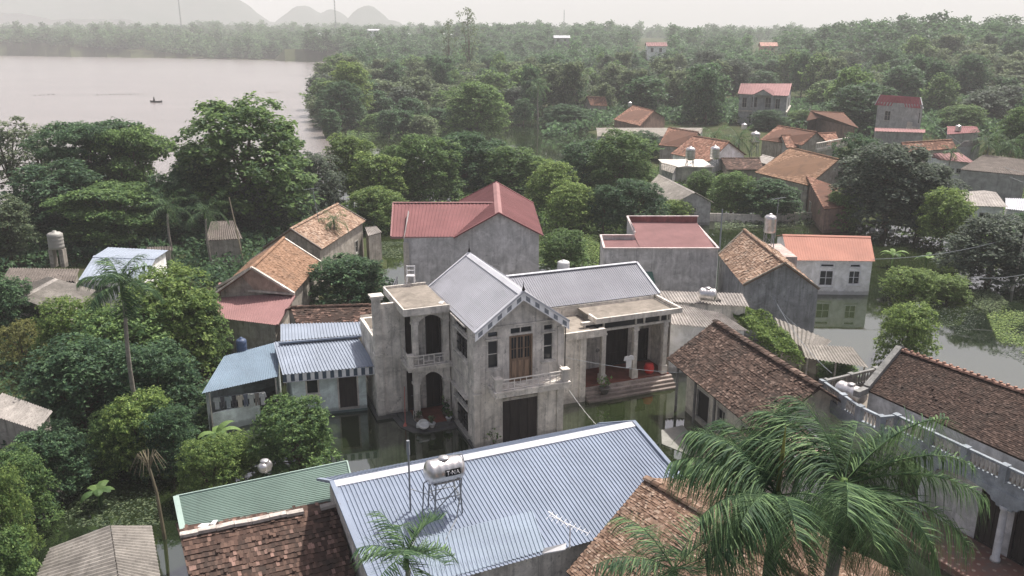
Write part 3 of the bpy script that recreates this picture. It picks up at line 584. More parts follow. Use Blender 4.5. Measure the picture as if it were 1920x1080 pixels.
for x in (9.38, 11.55, 13.62):
    part('column', mbox([(x, 4.0, 1.25, x+.28, 4.28, 3.75), (x-.06, 3.94, .671, x+.34, 4.34, 1.2), (x-.02, 3.98, 1.2, x+.3, 4.3, 1.249), (x-.05, 3.95, 3.75, x+.33, 4.33, 3.85), (x-.01, 3.99, 3.85, x+.29, 4.29, 4.0)]), CEMP, vh)
part('beam', mbox([(8.04, 4.02, 4.0, 14.1, 4.26, 4.14), (8.04, 4.02, 4.5, 14.1, 4.26, 4.68)]+[(x, 4.04, 4.14, x+.1, 4.24, 4.5) for x in (8.2, 9.45, 11.62, 12.2, 13.3, 13.8, 14.0)]), CEMP, vh)
part('clerestory_pane', mbox([(8.3, 4.13, 4.141, 13.99, 4.15, 4.499)]), GLS, vh)
part('porch_roof', mbox([(8.9, 3.75, 4.7, 14.45, 6.6, 4.8), (4.97, 3.42, 4.25, 8.89, 6.39, 4.34)]), SLAB, vh)
part('roof_kerb', mbox([(8.75, 3.6, 4.66, 14.6, 3.749, 4.97), (14.451, 3.75, 4.66, 14.6, 6.8, 4.97), (8.75, 3.75, 4.66, 8.899, 4.7, 4.97), (6.6, 3.25, 4.0, 9.2, 3.419, 4.45), (4.96, 3.25, 4.0, 6.59, 3.419, 4.4), (8.9, 3.42, 4.2, 9.2, 3.59, 4.45), (4.96, 6.5, 4.8, 14.3, 6.7, 4.95)]), CEMP, vh)
a, b, c, d, r0, r1 = Fm(5.06, 6.55, 5.0), Fm(14.75, 6.55, 5.0), Fm(14.75, 12.6, 5.0), Fm(5.06, 12.6, 5.0), Fm(5.06, 9.6, 6.28), Fm(14.75, 9.6, 6.28)
rf = MB(); corrugated(rf, a, b, r1, r0, pitch=.15, amp=.014); corrugated(rf, c, d, r0, r1, pitch=.15, amp=.014); ro = sub(part('roof', rf, WINGM, vh), vh)
eg = MB(); eg.beam(b+[0, 0, .05], r1+[0, 0, .05], .14, .09); eg.beam(c+[0, 0, .05], r1+[0, 0, .05], .14, .09); eg.beam(r0+[0, 0, .06], r1+[0, 0, .06], .28, .05); part('edge_trim', eg, WHM, vh, ro)
# ------------------------------------------------------------------ foreground: the big blue metal roof
k_ = dict(pitch=.155, amp=.018, laps=1, wob=.012)
r0, r1 = P(622, 905, 5.0), P(1188, 792, 5.0); a, b = P(712, 1128, 3.4), P(1325, 953, 3.4)
u = (r1-r0); u /= np.linalg.norm(u)
nrm = np.array([-u[1], u[0], 0]); c = r1+nrm*3.0; d = r0+nrm*3.0; c[2] = d[2] = 3.55
bh, G1 = gable_w('blue_roofed_house', 'long low house under the big blue-grey metal roof carrying the steel tank, bottom centre', 'house', r0, r1, a, b, c, d, 'corr', BLUEM, CEM, .35, -.5, None, k_, capmat=WHM, fm=CEMP, barge=BLUEM)
# repair sheet laid over the lower middle of the near slope
ps = MB(); q = lambda s_, t_: (a*(1-s_)+b*s_)*(1-t_)+(r0*(1-s_)+r1*s_)*t_+np.array([0, 0, .05])
corrugated(ps, q(.14, .02), q(.47, .02), q(.50, .36), q(.17, .36), pitch=.155, amp=.018); part('roof_patch', ps, m_metal('patch_metal', (.25, .30, .36), .7, 0, .08), bh)
# ------------------------------------------------------------------ green roofed house and rust tiled house, lower left
a, b, c, d = P(345, 1004, 2.6), P(672, 952, 2.6), P(651, 866, 3.0), P(330, 932, 3.0)
def shed(name, label, cat, a, b, c, d, roof, rmat, wmat, inset=.2, z0=-.5, rk={}, group=None, edge=None, holes={}, open_front=False, fm=None, posts=False):
    """single-pitch building under the quad a b c d (a,b lower edge left-right, c,d upper)"""
    ctr = (a+b+c+d)/4; u = b-a; T = thing(name, label, cat, (ctr[0], ctr[1], 0), math.atan2(u[1], u[0]), group)
    rf = MB(); covering(rf, roof, a, b, c, d, **rk); ro = sub(part('roof', rf, rmat, T), T)
    if edge:
        e = MB()
        for p, q in ((b, c), (a, d)): e.beam(p+[0, 0, .03], q+[0, 0, .03], .14, .1)
        e.beam(d+[0, 0, .04], c+[0, 0, .04], .16, .06); part('edge_trim', e, edge, T, ro)
    q = lambda s_, t_: (a*(1-s_)+b*s_)*(1-t_)+(d*(1-s_)+c*s_)*t_
    Lx, Ly = np.linalg.norm((b-a)[:2]), np.linalg.norm((d-a)[:2]); iu, iv = inset/Lx, inset/Ly; C4 = [q(iu, iv), q(1-iu, iv), q(1-iu, 1-iv), q(iu, 1-iv)]
    if posts:
        for p in C4+[(C4[0]+C4[1])/2]:
            m_ = MB(); m_.tube([(p[0], p[1], z0), (p[0]+.02, p[1], p[2]-.03)], .06, 6); part('post', m_, wmat, T)
        return T, C4
    w = MB(); todo = []
    for i, sn in enumerate(('front', 'right', 'back', 'left')):
        p, r = C4[i], C4[(i+1) % 4]; zt = min(p[2], r[2])-.06; L = np.linalg.norm((r-p)[:2]); hs_ = []
        for hh in holes.get(sn, ()):
            h4 = (hh[0]*L-hh[1]/2, hh[0]*L+hh[1]/2, hh[2], hh[3]); hs_.append(h4); todo.append((p, r, h4, hh[4] if len(hh) > 4 else {}))
        if not (open_front and sn == 'front'): w.wall(p, r, z0, zt, hs_)
        if abs(p[2]-r[2]) > .05: hi = p if p[2] > r[2] else r; w.poly([(p[0], p[1], zt), (r[0], r[1], zt), (hi[0], hi[1], hi[2]-.06)])
    part('wall', w, wmat, T)
    for p, r, h4, kw in todo: opening(T, p, r, h4, **{'fm': fm or CEMP, **kw})
    return T, C4
gh, C4 = shed('green_roofed_house', 'low house under a pale green corrugated metal roof, lower left beside the big blue roof', 'house', a, b, c, d, 'corr', GRM, CEMP, .2, -.5, dict(pitch=.12, amp=.014), edge=m_metal('pale_green_trim', (.30, .39, .35), .65, 0, .1))
for s_ in (0,):
    pass
# swap ribs to run along the length: laid as courses
bpy.data.objects.remove([o for o in gh.children if o.name.startswith('roof')][0].children[0]); bpy.data.objects.remove([o for o in gh.children if o.name.startswith('roof')][0])
rf = MB(); corrugated(rf, b, c, d, a, pitch=.13, amp=.014); ro = sub(part('roof', rf, GRM, gh), gh)
e = MB(); e.beam(a+[0, 0, .04], d+[0, 0, .04], .22, .06); e.beam(d+[0, 0, .03], c+[0, 0, .03], .06, .08); e.beam(b+[0, 0, .03], c+[0, 0, .03], .06, .08); part('edge_trim', e, m_metal('pale_green_trim', (0, 0, 0)), gh, ro)
rz = 2.9; r0, r1 = P(338, 1008, rz), P(632, 950, rz); a, b = P(372, 1165, 1.9), P(668, 1085, 1.9)
rh, G2 = gable_w('rust_tiled_house', 'old low house with dark rust tiles and a broken pale ridge, bottom left of centre', 'house', r0, r1, a, b, np.array([2*r1[0]-b[0]*.5-r1[0]*.5, 2*r1[1]-b[1]*.5-r1[1]*.5, 2.45]), np.array([2*r0[0]-a[0]*.5-r0[0]*.5, 2*r0[1]-a[1]*.5-r0[1]*.5, 2.45]),
   'tile', T_RU, OLDW, .25, -.5, None, dict(tw=.13, tl=.25, lift=.04, jit=.4, broken=.08, rowvar=.012), cap=False)
n = 9
for i in range(n):
    if i == 7: continue
    rc = MB(); p, q = lerp(r0, r1, i/n), lerp(r0, r1, (i+.98)/n); rc.beam(p+[0, 0, .1+.03*(i % 2)], q+[0, 0, .1+.02*(i % 3)], .26, .13); part('ridge_mortar', rc, m_render('ridge_mortar', (.46, .42, .38), .8), rh)
# lean-to of dark corrugated sheet below it
a, b, c, d = P(560, 1130, 1.4), P(655, 1100, 1.4), P(640, 1046, 1.75), P(530, 1078, 1.75)
shed('lean_to', 'small lean-to of dark wavy sheets under the rust tiled roof, bottom edge', 'shed', a, b, c, d, 'corr', FIBD, CEM, .1, -.5, FC)
# ribbed grey roof bottom left
r0, r1 = P(205, 987, 3.0), P(225, 1120, 3.0)
g_, _ = gable_w('ribbed_shed', 'shed with a bent roof of ribbed grey-brown fibre-cement sheets in the bottom left corner', 'shed', P(232, 1150, 3.0), P(207, 987, 3.0), P(318, 1190, 2.6), P(284, 987, 2.6), P(95, 1030, 2.35), P(10, 1200, 2.35), 'corr', FIB, OLDW, .2, -.5, None, dict(pitch=.22, amp=.045, trap=False, laps=0), cap=False)
# left sheds
g_, _ = gable_w('ribbed_shed', 'small shed with ribbed grey roof and pale ridge at far left above the yellowing shrub', 'shed', P(36, 560, 3.1), P(104, 523, 3.1), P(130, 595, 2.3), P(180, 545, 2.3), P(70, 515, 2.4), P(15, 550, 2.4), 'corr', FIB, OLDW, .2, -.5, None, FC, capmat=FIBL)
shed('grey_shed', 'shed with sunlit ribbed roof at the left edge above the flooded garden', 'shed', P(-30, 775, 2.3), P(72, 808, 2.3), P(100, 772, 2.7), P(5, 738, 2.7), 'corr', FIBL, OLDW, .2, -.5, FC)
shed('dark_shed', 'long dark corrugated shed roof at the left edge below the brick-legged tank', 'shed', P(0, 530, 2.7), P(140, 528, 2.7), P(150, 505, 3.1), P(18, 503, 3.1), 'corr', FIBD, OLDW, .2, -.5, FC)
shed('dark_shed', 'small dark shed with sagging grey sheets under the trees beside the leaning pole', 'shed', P(385, 452, 2.6), P(455, 448, 2.6), P(440, 414, 3.3), P(395, 416, 3.3), 'corr', FIBD, OLDW, .15, -.5, FC)
shed('dark_shed', 'low dark shed glimpsed behind the light blue roof', 'shed', P(275, 474, 2.2), P(322, 470, 2.2), P(322, 462, 2.5), P(275, 464, 2.5), 'corr', FIBD, OLDW, .15, -.5, FC)
g_, _ = gable('light_blue_house', 'small house with a flat light blue metal roof and pale wall behind the areca palm', 'house', (175, 481), (292, 485), 3.5, (147, 525), (268, 527), 3.0, 'corr', SKYM, WHITEW, .25, -.5, None, dict(pitch=.3, amp=.01), {'front': [(.3, 1.0, 1.6, 2.5), (.75, 1.0, 1.6, 2.5)]}, capmat=SKYM)
shed('tiled_lean_to', 'grey sheet lean-to between the ribbed shed and the light blue house', 'shed', P(120, 545, 2.3), P(150, 548, 2.3), P(160, 530, 2.6), P(95, 528, 2.6), 'corr', FIB, OLDW, .15, -.5, FC)
# ------------------------------------------------------------------ orange tiled pair with red awning, left
OT = dict(tw=.17, tl=.17, lift=.025, jit=.5, broken=.04)
r0, r1, a, b = P(473, 502, 5.37), P(532, 447, 5.37), P(551, 550, 3.5), P(602, 492, 3.5)
oh, GA = gable_w('orange_tiled_house', 'nearer of the two old orange tiled houses left of centre, with pale gable edges', 'house', r0, r1, a, b, np.array([2*r1[0]-b[0], 2*r1[1]-b[1], 3.5]), np.array([2*r0[0]-a[0], 2*r0[1]-a[1], 3.5]), 'tile', T_OR, OLDW, .3, -.5, None, OT, {'right': [(.3, .7, 1, 2)]}, barge=CEMP)
# rendered pediment at its near end with the red awning in front
pd = MB(); e0, e1, ap = P(405, 540, 3.6), P(552, 551, 3.6), P(472, 503, 5.35); th = np.array([0, .25, 0])
pd.add([e0, e1, ap, e0+th, e1+th, ap+th], [(0, 1, 2), (5, 4, 3), (0, 2, 5, 3), (1, 4, 5, 2), (0, 3, 4, 1)]); pe = part('pediment', pd, m_render('pediment_render', (.42, .33, .28), .5), oh)
pe_ = MB(); pe_.beam(e0+[0, -.05, .05], ap+[0, -.05, .08], .2, .14); pe_.beam(e1+[0, -.05, .05], ap+[0, -.05, .08], .2, .14); pe_.beam(e0+[0, -.05, .0], e1+[0, -.05, .0], .16, .12); part('moulding', pe_, CEMP, oh, pe)
shed('red_awning', 'faded red ribbed metal awning roof in front of the orange tiled house', 'awning', P(407, 596, 2.75), P(520, 610, 2.75), P(552, 556, 3.4), P(412, 532, 3.4), 'corr', PINKM, OLDW, .25, -.5, dict(pitch=.16, amp=.016), edge=PINKM)
r0, r1, a, b = P(545, 430, 5.5), P(633, 383, 5.5), P(603, 468, 3.85), P(686, 414, 3.85)
oh2, GB = gable_w('orange_tiled_house', 'farther of the two old tiled houses left of centre, mottled brown behind a dark gable', 'house', r0, r1, a, b, np.array([2*r1[0]-b[0], 2*r1[1]-b[1], 3.85]), np.array([2*r0[0]-a[0], 2*r0[1]-a[1], 3.85]), 'tile', T_MX, OLDW, .25, -.5, None, OT, {'right': [(.5, .8, 1, 2)], 'front': [(.82, .8, 1.3, 2.4)]}, barge=m_render('dark_edge', (.20, .17, .15), .8))
shed('grey_annex', 'narrow annex with flat grey sheet roof at the end of the farther tiled house', 'shed', P(690, 443, 3.0), P(716, 436, 3.0), P(706, 425, 3.2), P(684, 427, 3.2), 'corr', FIBL, OLDW, .1, -.5, FC)
# ------------------------------------------------------------------ blue awning house and lean-to
th_, _ = gable('back_tiled_house', 'small red-brown tiled roof tucked behind the striped blue awning', 'house', (545, 577), (702, 572), 4.0, (560, 620), (705, 610), 3.2, 'tile', T_RU, OLDW, .2, -.5, None, dict(tw=.2, tl=.2, lift=.03, jit=.6, broken=.1))
a, b, c, d = P(530, 703, 2.85), P(706, 687, 2.85), P(668, 628, 3.45), P(513, 642, 3.45)
bw, C4 = shed('blue_awning_house', 'small white house under a shiny blue roof with striped valance beside the two-storey house', 'house', a, b, c, d, 'corr', SKYM, TEALW, .5, -.5, dict(pitch=.18, amp=.025), edge=None,
   holes={'front': [(.27, .62, 1.35, 2.3, dict(nx=1, nz=1)), (.75, 1.05, .25, 2.3, dict(kind='door', nx=1, nz=1, sill=False, gm=WOODD))]})
rf = MB(); corrugated(rf, P(526, 640, 3.62), P(688, 627, 3.62), P(680, 604, 3.95), P(526, 608, 3.95), pitch=.18, amp=.025); part('upper_roof', rf, SKYM, bw)
gt = MB(); gt.beam(P(524, 643, 3.55), P(690, 629, 3.55), .12, .1); part('gutter', gt, BLUEM, bw)
vl = MB(); VST = []; out = np.array([.0, -.04, 0]); n = 24
for i in range(n):
    p, q = lerp(a, b, i/n)+out, lerp(a, b, (i+1)/n)+out
    m_ = MB() if i % 2 else vl; m_.add([p, q, q-[0, 0, .42], p-[0, 0, .42]], [(3, 2, 1, 0)]); VST += [m_] if i % 2 else []
v_ = part('valance', vl, m_metal('dark_blue_metal', (.05, .08, .12)), bw); [part('valance_stripe', m_, WHITEP, bw, v_) for m_ in VST] 
tr_ = MB(); tr_.beam(a+out-[0, 0, .44], b+out-[0, 0, .44], .04, .04); part('valance_rod', tr_, WHM, bw)
part('plinth', (lambda m: (m.wall(C4[0]-[.02, .03, 0], C4[1]-[-.02, .03, 0], -.6, .15), m)[1])(MB()), m_render('teal_stain', (.20, .27, .26), .6), bw)
a, b, c, d = P(378, 738, 2.5), P(522, 706, 2.5), P(524, 640, 3.0), P(420, 668, 3.0)
lt, C4 = shed('blue_lean_to', 'open-fronted lean-to under a teal-blue ribbed roof with washing hung above a low white wall', 'shed', a, b, c, d, 'corr', TEALM, TEALW, .15, -.5, dict(pitch=.14, amp=.014), edge=None, open_front=True)
lw_ = MB(); p0, p1 = lerp(C4[0], C4[1], .05), lerp(C4[0], C4[1], .72); lw_.wall(p0, p1, -.5, 1.15); lw_.wall(p1+[0, .15, 0], p0+[0, .15, 0], -.5, 1.15); lw_.add([[p0[0], p0[1], 1.15], [p1[0], p1[1], 1.15], [p1[0], p1[1]+.15, 1.15], [p0[0], p0[1]+.15, 1.15]], [(0, 1, 2, 3)]); part('low_wall', lw_, TEALW, lt)
po = MB(); po.tube([p0*[1, 1, 0], [p0[0], p0[1], 2.4]], .05, 6); part('post', po, CEMP, lt); po = MB(); q_ = lerp(C4[0], C4[1], .99); po.tube([q_*[1, 1, 0], [q_[0], q_[1], 2.4]], .05, 6); part('post', po, CEMP, lt)
# ------------------------------------------------------------------ tall cement house with red roofs, back centre
r0, r1 = P(935, 400, 8.74), P(930, 342, 8.74); fr_, br_, fl_, bl_ = P(1019, 443, 7), P(1000, 382, 7), P(856, 444, 7), P(850, 386, 7)
rk = dict(pitch=.3, amp=.02)
rb, GR = gable_w('red_roofed_house', 'tall blank-walled cement house with crossed red metal roofs, standing behind the two-storey house', 'house', r0, r1, fr_, br_, np.array([*(2*r1-br_)[:2], 7]), np.array([*(2*r0-fr_)[:2], 7]), 'corr', REDM, CEMG, .3, -.5, None, rk, capmat=PINKM, barge=REDM)
ra, rb_ = P(737, 381, 8.5), P(932, 381, 8.5); a, b = P(733, 444, 7.0), P(870, 444, 7.0)
rf = MB(); corrugated(rf, a, P(905, 444, 7.0), rb_, ra, pitch=.22, amp=.02); x_ = MB()
rr_ = part('wing_roof', rf, REDM, rb); rd = MB(); rd.beam(ra+[0, 0, .05], rb_+[0, 0, .05], .25, .06); rd.beam(a+[0, 0, -.06], b+[0, 0, -.06], .06, .16); rd.beam(a+[0, 0, 0], ra+[0, 0, 0], .1, .14); part('ridge_cap', rd, PINKM, rb, rr_)
w = MB(); p0, p1 = P(757, 452, 6.8), GR['A']; p1 = np.array([*(GR['D'])[:2], 0]); w.wall(p0, p1+[.0, 0, 0], -.5, 7.0); w.wall(p0+[0, 6.5, 0], p0, -.5, 7.0); w.wall(p1+[0, 6.5, 0], p0+[0, 6.5, 0], -.5, 7.0)
w.poly([p0*[1, 1, 0]+[0, 0, 7.0], p0*[1, 1, 0]+[0, 3.1, 8.4], p0*[1, 1, 0]+[0, 6.5, 7.0]]); part('wing_wall', w, CEMG, rb)
pl_ = MB(); pl_.beam(p0*[1, 1, 0]+[.15, -.04, -.5], p0*[1, 1, 0]+[.15, -.04, 6.7], .38, .1, (0, 1, 0)); part('pilaster', pl_, CEMP, rb)
# side balcony with white rails on its left
sb = MB(); q = P(737, 545, 2.2); x0, y0 = p0[0]-1.05, p0[1]-.2
sb.box(x0, y0, 2.1, x0+1.0, y0+3.4, 2.35); bl2 = sub(part('side_balcony', sb, CEMP, rb), rb); rl = MB()
for i in range(9): rl.beam([x0+.05, y0+.05+i*.41, 2.35], [x0+.05, y0+.05+i*.41, 3.3], .04, .04)
for z in (2.6, 2.95, 3.3): rl.beam([x0+.05, y0+.05, z], [x0+.05, y0+3.35, z], .05, .05); rl.beam([x0+.05, y0+.05, z], [x0+1.0, y0+.05, z], .05, .05)
part('railing', rl, WHITEP, rb, bl2)
# ------------------------------------------------------------------ red shed-roof box house
bx = thing('parapet_house', 'boxy stained cement house with faded red roof inside parapets and a green window awning', 'house', P(1235, 466, 5)*[1, 1, 0], 0)
z1, z2 = 5.0, 5.9
F0, F1 = P(1133, 466, z1), P(1347, 466, z1); B1, B0 = P(1290, 414, 5.5), P(1172, 404, z2); M0, M1 = P(1120, 434, 5.5), P(1196, 438, 5.5); BR = P(1290, 406, z2)
w = MB(); g0 = P(1120, 434, 5.5); 
fl = [F0, F1, np.array([F1[0], BR[1], z2]), np.array([B0[0], BR[1], z2]), np.array([B0[0], M1[1], 5.5]), np.array([F0[0], M1[1], 5.5])]
# plan: front wall F0-F1, right wall, back wall, step in, left wall
xl, xr, xm, yf, ym, yb = F0[0], F1[0], P(1190, 438, 5.5)[0], F0[1], M1[1], BR[1]
pl4 = [((xl, yf), (xr, yf), z1), ((xr, yf), (xr, yb), z1), ((xr, yb), (xm, yb), z2), ((xm, yb), (xm, ym), z2), ((xm, ym), (xl, ym), 5.35), ((xl, ym), (xl, yf), z1)]
for i, (p, q, z) in enumerate(pl4): w.wall(p, q, -.5, z-.02, [(2.0, 3.6, .3, 2.3)] if i == 0 else [])
part('wall', w, CEMG, bx); opening(bx, (xl, yf), (xr, yf), (2.0, 3.6, .3, 2.3), 'door', fm=CEMD, gm=INT, nx=1, nz=1, sill=False)
cw = MB()
for (p, q, z), zz in zip(pl4, ((z1, z1), (z1, z1+.1), (z2, z2), (z2, z2-.35), (5.35, 5.35), (5.35, z1))): cw.beam((*p, zz[0]+.02), (*q, zz[1]+.02), .16, .1)
part('coping', cw, m_render('pale_coping', (.55, .48, .46), .4), bx)
rf = MB(); corrugated(rf, [xr-.1, yf+.05, z1-.15], [xr-.1, yb-.1, z2-.55], [xm+.1, yb-.1, z2-.5], [xm+.1, yf+.05, z1-.12], pitch=.3, amp=.02)
corrugated(rf, [xm+.1, yf+.05, z1-.12], [xm+.1, ym-.1, z1-.02], [xl+.12, ym-.1, z1-.02], [xl+.12, yf+.05, z1-.12], pitch=.3, amp=.02); part('roof', rf, PINKM, bx)
rw = MB(); rw.poly([(xr-.1, yb-.085, z2-.6), (xm+.1, yb-.085, z2-.6), (xm+.1, yb-.085, z2), (xr-.1, yb-.085, z2)]); part('parapet_face', rw, m_render('red_stained', (.20, .08, .08), .6), bx)
aw = MB(); x0 = xl+1.85; corrugated(aw, [x0, yf-.75, 2.35], [x0+2.1, yf-.75, 2.35], [x0+1.95, yf-.02, 3.15], [x0, yf-.02, 3.15], pitch=.2, amp=.012); aw_ = part('window_awning', aw, DGREEN, bx)
ae = MB(); ae.beam([x0, yf-.77, 2.33], [x0+2.12, yf-.77, 2.33], .05, .08); part('awning_edge', ae, m_metal('pale_green_trim', (0, 0, 0)), bx, aw_)
# ------------------------------------------------------------------ brown tiled house with stained gable
r0, r1 = P(1472, 494, 5.79), P(1396, 432, 5.79); a, b = P(1537, 542, 4), P(1462, 475, 4); c, d = P(1347, 478, 4), P(1393, 535, 4)
tg, G7 = gable_w('brown_tiled_house', 'house with weathered brown tiled roof and a tall stained grey gable carrying a white air-conditioner', 'house', r0, r1, a, b, c, d, 'tile', T_MX, m_render('stained_wall', (.25, .26, .27), 1.0), .08, -.5, None, dict(tw=.2, tl=.19, lift=.035, jit=.6, broken=.12), barge=m_render('mossy_edge', (.20, .18, .15), .8))
ac = MB(); p = P(1438, 556, 2.6); ac.box(p[0]-.45, p[1]-.35, 2.3, p[0]+.4, p[1]-.05, 2.95); tag_ = single('air_conditioner', ac, WHITEP, 'white air-conditioner box mounted on the stained grey gable wall', 'air conditioner')
# white house with orange roof
wo, G8 = gable('orange_roofed_house', 'white-walled house with bright orange metal roof reflected in the flood, right of centre', 'house', (1467, 440), (1632, 444), 4.1, (1478, 488), (1641, 490), 2.96, 'corr', ORM, WHITEW, .2, -.5, None, dict(pitch=.2, amp=.006),
   {'front': [(.46, 1.05, .8, 2.05, dict(nx=2, nz=2, gm=GLS)), (.46, 1.05, 2.4, 2.62, dict(nx=1, nz=1, sill=False)), (.8, .85, .95, 2.05, dict(nx=2, nz=2)), (.8, .8, 2.4, 2.62, dict(nx=1, nz=1, sill=False))]}, capmat=ORM, fm=WHITEP)
fb = MB(); p = P(1432, 468, 4.4); fb.box(p[0]-.3, p[1]-.4, -.5, p[0]+2.6, p[1]+4, 3.9); single('flat_roofed_annex', fb, m_render('pinkish_render', (.42, .34, .31), .5), 'small flat pinkish annex between the brown tiled and orange roofed houses, under the steel tank', 'annex')
# ------------------------------------------------------------------ long dark brown tiled roof, right of centre
DT = dict(tw=.14, tl=.13, lift=.024, jit=.6, broken=.05, rowvar=.01)
r0, r1, a, b = P(1340, 602, 5.0), P(1538, 727, 5.0), P(1250, 672, 3.0), P(1420, 812, 3.0)
dk, G9 = gable_w('dark_tiled_house', 'long low house with dark brown mossy tiles between the veranda steps and the villa', 'house', r0, r1, a, b, np.array([*(2*r1-b)[:2], 3.0]), np.array([*(2*r0-a)[:2], 3.0]), 'tile', T_BR, m_render('cream_wall', (.50, .48, .42), .6), .9, -.5, None, DT, {'front': [(.25, 1.4, .3, 2.0, dict(kind='door', nx=1, nz=1, gm=INT)), (.5, .8, .6, 1.9), (.8, .8, .5, 2.0, dict(nx=3, nz=3))]}, capw=.2)
for f in (.08, .3, .52):
    pm = MB(); p = lerp(lerp(a, b, f), lerp(r0, r1, f), .12); pm.tube([(p[0], p[1], -.5), (p[0], p[1], 3.1)], .08, 6); part('post', pm, CEMD, dk)
# small tiled and pink roofs beneath the palm
g_, _ = gable('brown_tiled_shed', 'small outbuilding with ribbed brown interlocking tiles left of the big palm fronds', 'shed', (1330, 850), (1480, 808), 3.0, (1372, 935), (1530, 870), 2.3, 'tile', T_DB, OLDW, .25, -.5, None, dict(tw=.2, tl=.24, lift=.05, jit=.4), capw=.12)
shed('pink_roof_shed', 'small shed with pinkish ribbed roof and white edge, partly behind the palm', 'shed', P(1500, 870, 2.6), P(1560, 850, 2.6), P(1495, 788, 3.1), P(1438, 797, 3.1), 'corr', m_metal('pink_metal', (.55, .34, .31)), WHITEW, .15, -.5, dict(pitch=.12, amp=.012), edge=WHM)
# ------------------------------------------------------------------ foreground brick-tile roof under the palm
r0, r1 = P(1700, 1190, 5.0), P(1210, 897, 5.0); c, d = P(1062, 1072, 3.2), P(1500, 1480, 3.2)
a = np.array([*(2*r0-d)[:2], 3.2]); b = np.array([*(2*r1-c)[:2], 3.2])
fg, GF = gable_w('foreground_tiled_house', 'house with sunlit orange-brown scale tiles at the bottom edge right of the blue roof', 'house', r1, r0, c, d, a, b, 'tile', T_FG, OLDW, .3, -.5, None, dict(tw=.12, tl=.11, lift=.022, jit=.5, broken=.04, rowvar=.008), capw=.17, barge=None)
# ------------------------------------------------------------------ the villa on the right
vm = thing('balustrade_villa', 'pale villa with dark brown tiled roof, balustraded terrace and arched porch at the right edge', 'house', P(1750, 800, 4)*[1, 1, 0], 0)
r0, r1 = P(1686, 657, 6.1), P(1960, 752, 6.1); a, b = P(1625, 731, 4.75), P(1950, 877, 4.75); b = b+(b-a)*.25; r1 = r1+(r1-r0)*.25
rf = MB(); tiled(rf, a, b, r1, r0, tw=.12, tl=.13, lift=.025, jit=.4, broken=.02); a2, b2 = np.array([*(2*r0-a)[:2], 4.75]), np.array([*(2*r1-b)[:2], 4.75]); tiled(rf, b2, a2, r0, r1, tw=.3, tl=.3, lift=.03, jit=.4)
ro = sub(part('roof', rf, T_DB, vm), vm); cp = MB(); ridge_tiles(cp, r0+[0, 0, .05], r1+[0, 0, .05], .13)
for i in range(26): p = lerp(r0, r1, i/26); cp.box(p[0]-.06, p[1]-.05, p[2]+.08, p[0]+.06, p[1]+.05, p[2]+.2)
part('ridge_cap', cp, m_render('clay_ridge', (.28, .17, .13), .7), vm, ro)
BGW = m_render('blue_grey_render', (.25, .28, .305), .5, (.08, .09, .10)); 
gp = MB(); up = np.array([0, 0, .12]); gp.beam(a2+up, r0+up, .3, .28); gp.beam(r0+up, a+up, .3, .28); gp.beam(a+up-[0, 0, .1], a+(a-r0)*[.35, .35, 0]+[0, 0, .05], .3, .28); part('gable_coping', gp, m_render('grey_coping', (.22, .22, .21), .9), vm)
u = (b-a)/np.linalg.norm(b-a); n_ = np.array([u[1], -u[0], 0]); n_ = n_ if n_[1] < 0 else -n_     # u along, n_ towards the camera side
VF = lambda s_, t_, z, a=a.copy(), u=u.copy(), n_=n_.copy(): np.array([*(a+u*s_+n_*t_)[:2], z])
def vbox(m, s0, t0, z0, s1, t1, z1): m.box(s0, t0, z0, s1, t1, z1, VF)
w = MB(); wl = lambda p, q, z0_, z1_, h=(): w.wall(VF(*p, 0), VF(*q, 0), z0_, z1_, h)
DH = [(6.35, 7.15, .3, 2.75), (7.85, 8.6, .3, 2.75), (2.4, 3.4, .8, 2.4)]
VD = (VF(-2.2, -.1, 0), VF(13, -.1, 0)); wl((-2.2, -.1), (13, -.1), -.5, 3.55, [(x0+2.2, x1+2.2, z0_, z1_) for x0, x1, z0_, z1_ in DH]); wl((-2.2, -5.2), (-2.2, -.1), -.5, 3.55); wl((13, -.1), (13, -5.2), -.5, 4.7); wl((13, -5.2), (-2.2, -5.2), -.5, 3.55)
wl((.1, -.05), (13, -.05), 3.75, 4.66); wl((.1, -5.1), (.1, -.05), 3.75, 4.66); w.poly([VF(.1, -5.1, 4.6), VF(.1, -.05, 4.6), VF(.1, -2.6, 6.0)])
part('wall', w, m_render('villa_wall', (.50, .50, .50), .4), vm)
for x0, x1, z0_, z1_ in DH: opening(vm, *VD, (x0+2.2, x1+2.2, z0_, z1_), 'door' if z0_ < .5 else 'window', fm=WOODD, gm=WOODD, nx=3, nz=1, sill=False)
TP = [(-2.2, .5), (.8, 1.25), (2.0, 1.25), (2.2, .5), (13, .5)]
sl = MB(); pp = [(-2.3, -5.0)]+TP+[(13, -5.0)]; n = len(pp)
sl.add([VF(s_, t_, z) for z in (3.52, 3.72) for s_, t_ in pp], [tuple(range(n)), tuple(range(2*n-1, n-1, -1))]+[(i, (i+1) % n, n+(i+1) % n, n+i) for i in range(n)]); part('terrace_slab', sl, SLAB, vm)
fs = MB()
for p, q in zip(TP[:-1], TP[1:]): fs.beam(VF(*p, 3.58), VF(*q, 3.58), .2, .42); fs.beam(VF(*p, 3.3), VF(*q, 3.3), .12, .2)
part('cornice', fs, BGW, vm)
